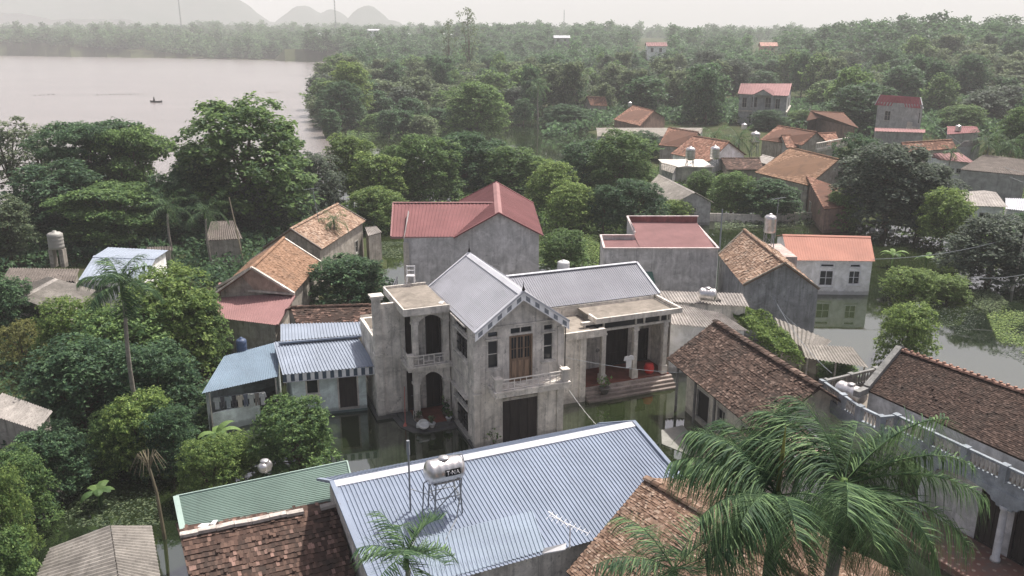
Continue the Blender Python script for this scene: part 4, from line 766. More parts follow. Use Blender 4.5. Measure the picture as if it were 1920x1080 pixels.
def balustrade(pts, root, mat, mat2, z0, z1):
    bl = sub(part('balustrade', (lambda m: ([m.beam(VF(*p, z1-.06), VF(*q, z1-.06), .15, .1) for p, q in zip(pts[:-1], pts[1:])], [m.beam(VF(*p, z0+.05), VF(*q, z0+.05), .18, .1) for p, q in zip(pts[:-1], pts[1:])], m)[2])(MB()), mat, root), root)
    b2, ps_ = MB(), MB()
    for p, q in zip(pts[:-1], pts[1:]):
        p, q = VF(*p, 0), VF(*q, 0); L = np.linalg.norm(q-p); nb = max(2, int(L/.19)); k = 0
        for i in range(nb+1):
            c_ = lerp(p, q, i/nb)
            if i % 9 == 0: ps_ = MB(); ps_.beam([c_[0], c_[1], z0+.02], [c_[0], c_[1], z1+.03], .3, .3, tuple((q-p)/L)); part('balustrade_post', ps_, mat, root, bl); continue
            if i % 9 in (1, 8): continue
            b2 = MB(); b2.lathe([c_[0], c_[1], z0+.1], [(.045, 0), (.045, .05), (.075, .2), (.065, .3), (.035, .42), (.035, .48), (.05, z1-z0-.22)], 8); part('baluster', b2, mat2, root, bl, smooth=True)
balustrade(TP, vm, BGW, m_render('baluster_render', (.46, .45, .42), .6), 3.75, 4.5)
balustrade([(-2.2, -3.2), (-2.2, .5)], vm, m_render('grey_coping', (0, 0, 0)), m_render('grey_coping', (0, 0, 0)), 3.75, 4.5)
# porch: floor with patterned tiles, columns, bracketed arches
FL = NT('floral_floor_tiles', .5, .3)
vo = FL.n('ShaderNodeTexVoronoi'); vo.inputs['Scale'].default_value = 2.4; vo.inputs['Randomness'].default_value = 0; FL.l(FL.co(), vo.inputs['Vector'])
FL.color(FL.mix(FL.mask(FL.noise(2, 4), .45, .6), FL.ramp(vo.outputs['Distance'], [(0, (.10, .05, .04)), (.12, (.36, .30, .25)), (.2, (.12, .05, .04)), (.27, (.34, .27, .22)), (.33, (.17, .09, .07))], 'CONSTANT'), (.14, .10, .085)))
pf = MB(); vbox(pf, 3.0, -.09, -.5, 13, 2.6, .3); part('porch_floor', pf, FL.m, vm)
for s_ in (4.0, 7.7, 11.4):
    cl = MB(); q = VF(s_, .55, .3); cl.lathe(q, [(.2, 0), (.2, .12), (.15, .18), (.14, 2.1), (.13, 2.3), (.17, 2.36), (.2, 2.5)], 16); part('column', cl, m_render('villa_column', (.50, .51, .52), .35), vm, smooth=True)
    br = MB()
    for sg in (-1, 1):
        pts = [(s_+sg*x, z) for x, z in ((.0, 2.72), (.32, 2.72), (.36, 2.82), (.55, 2.86), (.62, 3.0), (.95, 3.12), (1.45, 3.2), (1.85, 3.22), (1.85, 3.42), (0, 3.42))]
        A_ = [VF(x, .45, z) for x, z in pts]; B_ = [VF(x, .64, z) for x, z in pts]; m = len(pts)
        br.add(A_+B_, [tuple(range(m)), tuple(range(2*m-1, m-1, -1))]+[(i, (i+1) % m, m+(i+1) % m, m+i) for i in range(m)])
    part('arch_bracket', br, BGW, vm)
# ------------------------------------------------------------------ houses across the water and far off
MT = dict(tw=.34, tl=.36, lift=.03, jit=.4); PLW = m_render('grey_plaster', (.33, .33, .32), .5)
def mid(label, R0, R1, zr, A, B, ze, roof='tile', rmat=T_MR, wmat=OLDW, name='tiled_house', cat='house', rk=None, **k):
    return gable(name, label, cat, R0, R1, zr, A, B, ze, roof, rmat, wmat, k.pop('inset', .3), -.3, k.pop('group', None), rk if rk is not None else (MT if roof == 'tile' else dict(pitch=.5, amp=.02)), k.pop('holes', {}), **k)
mid('house with the biggest orange-brown tiled roof across the water, right of centre', (1481, 277), (1573, 299), 6.2, (1415, 323), (1515, 348), 3.6, rmat=T_OR, holes={'front': [(.3, 1, .3, 2.4), (.6, 1, .3, 2.4), (.85, 1, .3, 2.4)]})
shed('brick_shed', 'small brick outhouse with red-brown tiled roof and one dark doorway at the water edge', 'shed', P(1545, 392, 2.7), P(1597, 388, 2.7), P(1575, 352, 4.0), P(1511, 329, 4.4), 'tile', T_MR, BRICKW, .15, -.3, MT, holes={'left': [(.3, 1.0, .3, 1.9)]})
mid('orange tiled house farthest back of the right-hand cluster, with a pale ridge', (1458, 236), (1532, 248), 5.9, (1425, 262), (1505, 272), 4)
mid('orange-brown tiled house with a grey gable wall just in front of the farthest orange roof', (1465, 254), (1567, 249), 5.1, (1475, 277), (1577, 271), 3.6, wmat=PLW)
mid('orange tiled house with a white-framed porch behind the two rooftop tanks', (1300, 255), (1368, 266), 5.4, (1257, 288), (1330, 303), 3, wmat=WHITEW, holes={'front': [(.2, 1.6, .3, 2.3), (.5, 1.6, .3, 2.3)]})
mid('orange tiled house left of and behind the one with a white-framed porch', (1253, 239), (1310, 248), 5.2, (1235, 272), (1290, 277), 3)
mid('grey fibre-cement gabled shed standing in the water left of the big orange roof', (1235, 327), (1303, 361), 3.8, (1212, 352), (1265, 381), 2.6, 'corr', FIB, PLW, 'grey_gabled_shed', 'shed', rk=dict(pitch=.3, amp=.03, trap=False), holes={'right': [(.4, .3, 1.5, 2.0), (.55, .3, 1.5, 2.0)]}, capmat=FIBL)
mid('broken red and white tiled roof between the rooftop tanks and the big orange roof', (1352, 297), (1425, 297), 3.2, (1362, 318), (1432, 318), 2.4, rmat=T_RU)
mid('dark red-brown tiled house among the trees at upper centre', (1186, 198), (1226, 208), 5.2, (1150, 224), (1200, 236), 3, wmat=BRICKW)
mid('small far tiled house half hidden by trees at upper centre', (1100, 181), (1135, 183), 5, (1092, 194), (1130, 197), 3, wmat=OLDW)
mid('low house with long brown tiled roof behind the huge dark tree', (1690, 268), (1785, 262), 4.6, (1700, 285), (1795, 278), 3.4)
mid('low house with flat pinkish roof below the farther two-storey house', (1640, 240), (1735, 243), 3.8, (1640, 246), (1735, 249), 3.5, 'corr', PINKM, PLW, 'low_house')
mid('brick house with a steep worn roof beside a leaning white pole', (1520, 208), (1582, 212), 5.0, (1525, 222), (1610, 240), 3.2, wmat=BRICKW)
mid('house with bright red flat-pitched roof near the right edge', (1776, 240), (1832, 238), 4.4, (1776, 252), (1838, 248), 4.0, 'corr', REDM, PLW, 'red_roofed_house')
mid('white-walled house with faded red roof and two small windows near the right palms', (1740, 288), (1800, 286), 5.0, (1745, 298), (1830, 306), 4.2, 'corr', PINKM, WHITEW, 'low_house', holes={'front': [(.6, .5, 2.6, 3.1), (.8, .5, 2.6, 3.1)]})
shed('grey_roofed_shed', 'small shed with slanted pale brown roof beside the palm at the right', 'shed', P(1793, 276, 5.6), P(1840, 272, 5.6), P(1832, 262, 6.4), P(1808, 264, 6.4), 'corr', FIBL, PLW, .15, -.3, FC)
mid('white shed with ribbed pale roof and one dark window at the right bank', (1800, 361), (1868, 361), 3.6, (1800, 385), (1890, 389), 2.9, 'corr', FIBL, WHITEW, 'white_shed', 'shed', rk=dict(pitch=.3, amp=.03, trap=False), holes={'front': [(.55, .9, .9, 2.1), (.12, .7, 1, 1.9)]})
shed('white_shed', 'white-roofed annex at the right edge beside the pale ribbed shed', 'shed', P(1885, 392, 2.6), P(1960, 400, 2.6), P(1950, 374, 3.1), P(1885, 372, 3.1), 'corr', WHM, WHITEW, .15, -.3, FC)
shed('grey_wall_shed', 'tall grey walled building with dark stains at the right edge behind the palms', 'building', P(1800, 318, 4.2), P(1925, 330, 4.2), P(1925, 300, 4.6), P(1845, 290, 4.6), 'corr', FIBD, PLW, .1, -.3, FC)
# long flat grey roofs
shed('flat_grey_house', 'long low building with flat grey roof at upper centre behind the orange roofs', 'building', P(1120, 256, 2.8), P(1310, 256, 2.8), P(1320, 240, 3.0), P(1118, 240, 3.0), 'corr', FIB, PLW, .2, -.3, FC)
fr_ = thing('flat_roofed_house', 'flat-roofed cement house with a rooftop carrying two round steel tanks', 'house', P(1290, 330, 0), 0)
f_ = MB(); p, q = P(1250, 312, 3.0), P(1345, 320, 3.0); f_.box(p[0], p[1]-1.0, -.3, q[0], p[1]+6, 3.0); part('wall', f_, m_render('yellowish_render', (.45, .43, .37), .5), fr_)
f_ = MB(); f_.box(p[0]-.2, p[1]-1.2, 3.0, q[0]+.2, p[1]+6.2, 3.12); part('roof', f_, CEMP, fr_)
mid('small grey sheet roof joining the flat-roofed house and the grey gabled shed', (1240, 305), (1268, 312), 3.4, (1240, 318), (1262, 325), 2.8, 'corr', FIB, PLW, 'grey_gabled_shed', 'shed')
mid('grey metal roof beside the left slope of the big orange roof', (1430, 290), (1452, 296), 3.2, (1415, 302), (1438, 308), 2.6, 'corr', FIBL, PLW, 'grey_gabled_shed', 'shed')
# balustraded terrace between the orange roofs
tb = MB(); p, q = P(1530, 282, 3.6), P(1602, 268, 3.6); tb.beam(p, q, .3, .5); n = 20
for i in range(n): c_ = lerp(p, q, i/n); tb.beam(c_+[0, 0, .2], c_+[0, 0, 1.0], .15, .15)
tb.beam(p+[0, 0, 1.05], q+[0, 0, 1.05], .3, .15); single('terrace_railing', tb, CEMP, 'pale balustraded terrace edge between the big orange roof and the huge dark tree', 'railing')
# far two-storey houses
def two_storey(label, px0, px1, pyeave, pyridge, pybase, depth, zr, ze, rmat, skew=0.0, holes=(), balc=True):
    r0_, r1_ = P(px0+6, pyridge, zr), P(px1-18, pyridge+1, zr); return
vb_, GV = mid('grey two-storey villa with faded red gabled roofs and a projecting porch, far right of centre', (1390, 157), (1484, 157), 9.3, (1384, 176), (1478, 180), 7.2, 'corr', PINKM, m_render('far_cement', (.36, .36, .355), .4), 'two_storey_house', rk=dict(pitch=.6, amp=.03),
   holes={'front': [(.12, 1.0, 4.2, 6.4), (.33, 1.3, 4.2, 6.6), (.62, 1.3, 4.0, 6.6), (.82, 1.0, 4.2, 6.4), (.3, 1.3, .6, 2.8), (.62, 1.6, .3, 2.8)], 'right': [(.5, 3.2, 3.9, 6.2), (.5, 3, .5, 2.8)]}, barge=m_metal('red_trim', (.3, .12, .11)))
A_, B_ = GV['A'], GV['B']; e = lerp(A_, B_, .55); uu = (B_-A_)/np.linalg.norm((B_-A_)[:2]); uu[2] = 0; nn = np.array([uu[1], -uu[0], 0])
pr = MB(); W2 = lambda s_, t_, z: np.array([*(e+uu*s_+nn*t_)[:2], z]); corrugated(pr, W2(-2.4, 1.9, 7.2), W2(-2.4, -3, 7.2), W2(0, -3, 8.5), W2(0, 1.9, 8.5), pitch=.6, amp=.03); corrugated(pr, W2(2.4, -3, 7.2), W2(2.4, 1.9, 7.2), W2(0, 1.9, 8.5), W2(0, -3, 8.5), pitch=.6, amp=.03); part('porch_roof', pr, PINKM, vb_)
pc = MB(); pc.box(-2.2, -.02, 3.3, 2.2, 1.8, 3.6, W2); pc.box(-2.2, 1.7, 4.4, 2.2, 1.8, 4.5, W2)
for s_ in (-2.1, 2.1): pc.box(s_-.15, 1.5, -.3, s_+.15, 1.8, 7.2, W2)
for i in range(16): s_ = -2.1+i*.28; pc.box(s_-.04, 1.72, 3.6, s_+.04, 1.79, 4.4, W2)
pc.poly([W2(-2.2, 1.7, 7.2), W2(2.2, 1.7, 7.2), W2(0, 1.7, 8.4)]); part('porch', pc, m_render('far_cement', (0, 0, 0)), vb_)
bd = MB()
for p, q in ((GV['A'], GV['B']), (GV['B'], GV['C'])): bd.beam([p[0], p[1], 3.4], [q[0], q[1], 3.4], .5, .3)
part('string_course', bd, CEMP, vb_)
vc, GC = mid('farther grey two-storey house with dark red roof edged in white, near the right edge', (1650, 178), (1726, 183), 9.0, (1640, 197), (1716, 202), 7.0, 'corr', m_metal('deep_red_metal', (.33, .07, .09)), m_render('far_cement', (0, 0, 0)), 'two_storey_house', rk=dict(pitch=.6, amp=.03),
   holes={'front': [(.3, 1.2, 4.2, 6.0), (.7, 1.2, 4.2, 6.0), (.5, 2, .3, 2.8)], 'right': [(.3, 1.2, 4.2, 6.2), (.72, 1.4, 4.2, 6.2), (.5, 3.0, .3, 2.8)]}, barge=WHITEP)
pc = MB(); p, q = GC['B'], GC['C']; d_ = (q-p)/np.linalg.norm((q-p)[:2]); d_[2] = 0; n2 = np.array([d_[1], -d_[0], 0]); L = np.linalg.norm((q-p)[:2])
pc.beam(np.array([p[0], p[1], 3.4])+n2*.6, np.array([q[0], q[1], 3.4])+n2*.6, 1.4, .25)
for f in (.02, .5, .98): c_ = lerp(p, q, f)+n2*1.2; pc.beam([c_[0], c_[1], -.3], [c_[0], c_[1], 3.3], .3, .3)
for f in np.linspace(0, 1, 14): c_ = lerp(p, q, f)+n2*1.25; pc.beam([c_[0], c_[1], 3.5], [c_[0], c_[1], 4.3], .08, .08)
pc.beam(np.array([p[0], p[1], 4.35])+n2*1.25, np.array([q[0], q[1], 4.35])+n2*1.25, .12, .1); part('balcony', pc, CEMP, vc)
def far_house(label, px, py, w_px, h_px, D, rmat=PINKM, wmat=WHITEW, storeys=2):
    zc = D; x = (px-960)/FPX*D; z1 = CAM_H-(py-60)/FPX*D; w_ = w_px/FPX*D; h_ = h_px/FPX*D; zb = z1-h_*1.35; y = D
    a, b, c, d = [np.array(q) for q in ((x-w_/2, y, z1-h_*.3), (x+w_/2, y, z1-h_*.3), (x+w_/2, y+w_*.7, z1-h_*.3), (x-w_/2, y+w_*.7, z1-h_*.3))]
    r0_, r1_ = np.array([x-w_/2, y+w_*.35, z1]), np.array([x+w_/2, y+w_*.35, z1])
    T, G_ = gable_w('far_house', label, 'house', r0_, r1_, a, b, c, d, 'corr', rmat, wmat, w_*.05, -1.0, None, dict(pitch=1.0, amp=.04), {'front': [(f, w_*.12, z1-h_*.75, z1-h_*.45) for f in (.25, .7)]}, cap=False)
far_house('white two-storey house with pink roof far off above the centre-right trees', 1222, 78, 38, 22, 400)
far_house('pinkish half-built house far off among the right-hand trees', 1425, 78, 32, 22, 450, m_render('pink_brick', (.5, .3, .25), .4), m_render('pink_brick', (0, 0, 0)))
far_house('small grey house with pale roof far off above the middle of the picture', 1050, 66, 30, 14, 560, WHM, PLW)
for i, (px, py, w_, lab, m1) in enumerate(((10, 44, 28, 'pink-roofed house on the far shore at the left edge', PINKM), (710, 55, 22, 'pale grey house on the far shore, leftmost of the bright group right of the mast', WHM), (770, 62, 18, 'bright white metal roof on the far shore right of the mast', WHM), (845, 62, 20, 'pale roof on the far shore beside the wispy trees', WHM), (205, 68, 18, 'reddish-roofed low house just above the far lake shore at left', PINKM), (412, 64, 20, 'pink-walled house on the far shore left of the mast', PINKM), (608, 62, 16, 'whitish hut on the far shore left of the tall mast', WHM), (1150, 96, 16, 'small pale roof lost in the central trees', WHM))):
    far_house(lab, px, py, w_, 8, 880 if px < 660 else 700, m1)
# white boundary walls at the water edge
for (p, q, lab) in (((1265, 398), (1450, 404), 'long low grey boundary wall at the water edge across from the red shed roof'), ((1445, 402), (1570, 396), 'pale boundary wall below the brown brick shed')):
    m_ = MB(); p, q = P(*p, .9), P(*q, .9); m_.beam([p[0], p[1], .2], [q[0], q[1], .2], .2, 1.3); m_.beam([p[0], p[1], .9], [q[0], q[1], .9], .28, .08); single('boundary_wall', m_, CEMP, lab, 'wall')
# fibre-cement sheds right of the veranda house
shed('fibre_cement_house', 'white-walled shed with a wide pale grey fibre-cement sheet roof right of the veranda house', 'shed', P(1252, 608, 3.3), P(1405, 622, 3.0), P(1352, 588, 3.4), P(1240, 565, 3.9), 'corr', FIBL, WHITEW, .2, -.5, FC)
shed('fibre_cement_strip', 'narrow strip of bright wavy roof sheets behind the horizontal steel tank', 'shed roof', P(1245, 566, 3.9), P(1405, 576, 3.5), P(1392, 551, 3.9), P(1232, 546, 4.1), 'corr', FIBL, CEM, .2, -.5, FC)
shed('wavy_shed', 'low shed with grey wavy roof sheets half covered by creeper', 'shed', P(1468, 640, 1.9), P(1538, 660, 1.9), P(1560, 640, 2.4), P(1452, 596, 2.6), 'corr', FIB, OLDW, .15, -.5, FC)
shed('broken_shed', 'tumbledown shed with broken grey-pink roof sheets above the villa terrace', 'shed', P(1510, 672, 2.2), P(1628, 690, 1.9), P(1598, 652, 2.2), P(1500, 646, 2.4), 'corr', FIB, OLDW, .15, -.5, FC, posts=True)
# ------------------------------------------------------------------ trees
LEAF = {
 'deep':   m_leaf('leaf_deep', (.032, .074, .042), (.115, .195, .09)),
 'mango':  m_leaf('leaf_mango', (.046, .098, .040), (.20, .30, .10)),
 'bright': m_leaf('leaf_bright', (.065, .125, .04), (.27, .36, .105)),
 'olive':  m_leaf('leaf_olive', (.055, .088, .050), (.20, .25, .13)),
 'dusky':  m_leaf('leaf_dusky', (.036, .058, .046), (.14, .175, .12)),
 'yellow': m_leaf('leaf_yellow', (.085, .10, .035), (.27, .27, .09)),
}
BARK = m_render('bark', (.13, .10, .075), .7, (.03, .025, .02), 2)
def leaves(mb, C, Nn, size, fold=.25, asp=.58):
    """rhombic folded leaves at C (n,3), facing Nn, length size (n,)"""
    n = len(C); R = RNG.normal(size=(n, 3)); T_ = np.cross(Nn, R); T_ /= np.linalg.norm(T_, axis=1)[:, None]+1e-9; B = np.cross(Nn, T_)
    s_ = size[:, None]; a = C-T_*s_*.5; b = C+B*s_*asp*.5+Nn*s_*fold*.3; c = C+T_*s_*.5-Nn*s_*fold*.3; d = C-B*s_*asp*.5+Nn*s_*fold*.3
    vs = np.stack([a, b, c, d], 1).reshape(-1, 3); k = np.arange(n)*4
    mb.arr(vs, np.stack([k, k+1, k+2, k+3], -1), np.clip(RNG.normal(.5, .22, n), 0, 1))
def unit(n): v = RNG.normal(size=(n, 3)); return v/np.linalg.norm(v, axis=1)[:, None]
def crown_pts(kind, H, Wd, nl):
    """lobe centres (x,y,z,r)"""
    L = []
    for i in range(nl):
        t = 2.399*i+random.random()*.6; f = (i+.5)/nl
        if kind == 'dome': z = lerp(.98, .2, f**.8); r = math.sqrt(max(0, 1-((z-.42)/.6)**2))*.5*random.uniform(.62, 1); lr = random.uniform(.13, .22)
        elif kind == 'tall': z = lerp(.98, .2, f); r = .5*(.45+.5*math.sin(f*2.6+.3))*random.uniform(.4, 1); lr = random.uniform(.13, .2)
        elif kind == 'layer': z = random.choice([.95, .84, .72, .6, .47, .34])+random.uniform(-.03, .03); r = .5*random.uniform(.25, 1)*(1.15-.45*max(0, z-.6)); lr = random.uniform(.12, .2)
        elif kind == 'sparse': z = lerp(1, .3, f); r = .5*random.uniform(.1, 1)*(.6+.5*f); lr = random.uniform(.08, .15)
        elif kind == 'low': z = lerp(.95, .15, f); r = .5*math.sqrt(max(0, 1-((z-.25)/.85)**2))*random.uniform(.7, 1); lr = random.uniform(.14, .22)
        r *= .8; lr *= random.uniform(.7, 1.15)
        L.append((math.cos(t)*r*Wd, math.sin(t)*r*Wd, z*H-lr*Wd*.5, lr*Wd))
    if kind in ('dome', 'low', 'tall', 'layer'): L += [(random.uniform(-.12, .12)*Wd, random.uniform(-.12, .12)*Wd, H*z, .22*Wd) for z in (.45, .62, .78)]
    return L
def tree_mesh(kind, H, Wd, nl, ntw, nlf, ls, flat=.75, droop=0.0):
    cr, tr = MB(), MB(); lobes = crown_pts(kind, H, Wd, nl); C, N_, S_ = [], [], []
    for (x, y, z, r) in lobes:
        fl = flat*(.62 if kind == 'layer' else 1)
        d = unit(ntw); d[:, 2] = np.where(RNG.random(ntw) < .75, np.abs(d[:, 2]), d[:, 2]); rr_ = r*RNG.uniform(.82, 1.1, ntw)
        tw = np.array([x, y, z])+d*rr_[:, None]*np.array([1, 1, fl])
        for k in range(ntw):
            m = nlf; off = RNG.normal(size=(m, 3))*ls*.62; off[:, 2] = off[:, 2]*.6-droop*np.linalg.norm(off[:, :2], axis=1)
            nn = d[k]*.5+unit(m)*.7+np.array([0, 0, .85]); nn /= np.linalg.norm(nn, axis=1)[:, None]
            C.append(tw[k]+off); N_.append(nn); S_.append(ls*RNG.uniform(.7, 1.35, m))
    leaves(cr, np.concatenate(C), np.concatenate(N_), np.concatenate(S_))
    base = H*(.3 if kind != 'low' else .15); r0 = .02*H+.04
    tr.tube([(0, 0, -.6), (.02*H, 0, base*.6), (.03*H, .02*H, base), (.01*H, .03*H, H*.6)], [r0*1.2, r0, r0*.85, r0*.3], 7)
    for (x, y, z, r) in lobes[::2]:
        s0 = base*random.uniform(.7, 1.3); tr.tube([(.02*H, .01*H, s0), (x*.45, y*.45, lerp(s0, z, .6)), (x, y, z)], [r0*.45, r0*.28, .02], 5, False)
    return cr, tr
TEMPL = {}
def templ(key, kind, leaf, H, Wd, nl, ntw, nlf, ls, **k):
    cr, tr = tree_mesh(kind, H, Wd, nl, ntw, nlf, ls, **k)
    c = cr.build('crown', LEAF[leaf]); t = tr.build('trunk', BARK)
    me, mt = c.data, t.data; bpy.data.objects.remove(c); bpy.data.objects.remove(t); TEMPL.setdefault(key, []).append((me, mt, H, Wd))
# big detailed kinds (10-14 m, 70-100 m away), smaller garden kinds (near), light ones for the belt
for i in range(2): templ('dome', 'dome', 'mango', 10, 9, 38, 36, 12, .33)
for i in range(2): templ('deepdome', 'dome', 'deep', 10, 9, 38, 34, 12, .34)
templ('brightdome', 'dome', 'bright', 8, 8, 34, 34, 12, .30)
templ('duskydome', 'dome', 'dusky', 9, 8, 34, 36, 12, .3, droop=.5)
for i in range(2): templ('layer', 'layer', 'deep', 11, 11, 60, 34, 12, .36)
templ('layerm', 'layer', 'mango', 11, 11, 60, 34, 12, .36)
templ('tall', 'tall', 'olive', 12, 7, 34, 30, 12, .33, droop=.4)
templ('bamboo', 'tall', 'bright', 10, 7, 38, 30, 12, .28, droop=.8)
templ('sparse', 'sparse', 'olive', 10, 7, 34, 16, 8, .26)
templ('wispy', 'sparse', 'olive', 10, 7, 20, 9, 6, .34)
templ('garden', 'low', 'mango', 5, 5, 34, 36, 12, .19)
templ('gardenb', 'low', 'bright', 5, 5, 34, 36, 12, .18)
templ('gardend', 'low', 'deep', 5, 5, 34, 36, 12, .2)
templ('gardeny', 'low', 'yellow', 3.5, 4, 20, 28, 10, .15)
for i, (k, l) in enumerate((('dome', 'deep'), ('dome', 'mango'), ('tall', 'deep'), ('layer', 'olive'), ('dome', 'olive'), ('tall', 'dusky'))): templ('belt', k, l, 10, 9, 26, 16, 8, .72)
for i, l in enumerate(('deep', 'mango', 'olive')): templ('beltlow', 'low', l, 6, 8, 20, 15, 8, .65)
NT_ = [0]
def plant_tree(key, x, y, z0, H, Wd, label, cat='tree', group=None, name='broadleaf_tree', rot=None, pick=None):
    me, mt, h0, w0 = random.choice(TEMPL[key]) if pick is None else TEMPL[key][pick]
    o = bpy.data.objects.new(name, None); COL.objects.link(o); o.location = (x, y, z0); o.rotation_euler = (0, 0, random.uniform(0, 6.28) if rot is None else rot)
    o.scale = (Wd/w0, Wd/w0, H/h0); o['label'] = label; o['category'] = cat; o.empty_display_size = .3
    if group: o['group'] = group
    for n_, m_ in (('crown', me), ('trunk', mt)):
        q_ = bpy.data.objects.new(n_, m_); COL.objects.link(q_); q_.parent = o
    return o
def tree_px(key, px, ybase, ytop, wpx, label, group=None, name='broadleaf_tree', cat='tree'):
    b = P(px, ybase, 0); D = b[1]; _, _, zc = proj(b)
    # top height from the pixel row at that distance
    dz = -(ytop-540)/FPX; tz = (-math.sin(PITCH)+dz*math.cos(PITCH))/(math.cos(PITCH)+dz*math.sin(PITCH)); H = CAM_H+tz*D
    return plant_tree(key, b[0], b[1], 0, max(1.2, H), wpx/FPX*zc, label, cat, group, name)
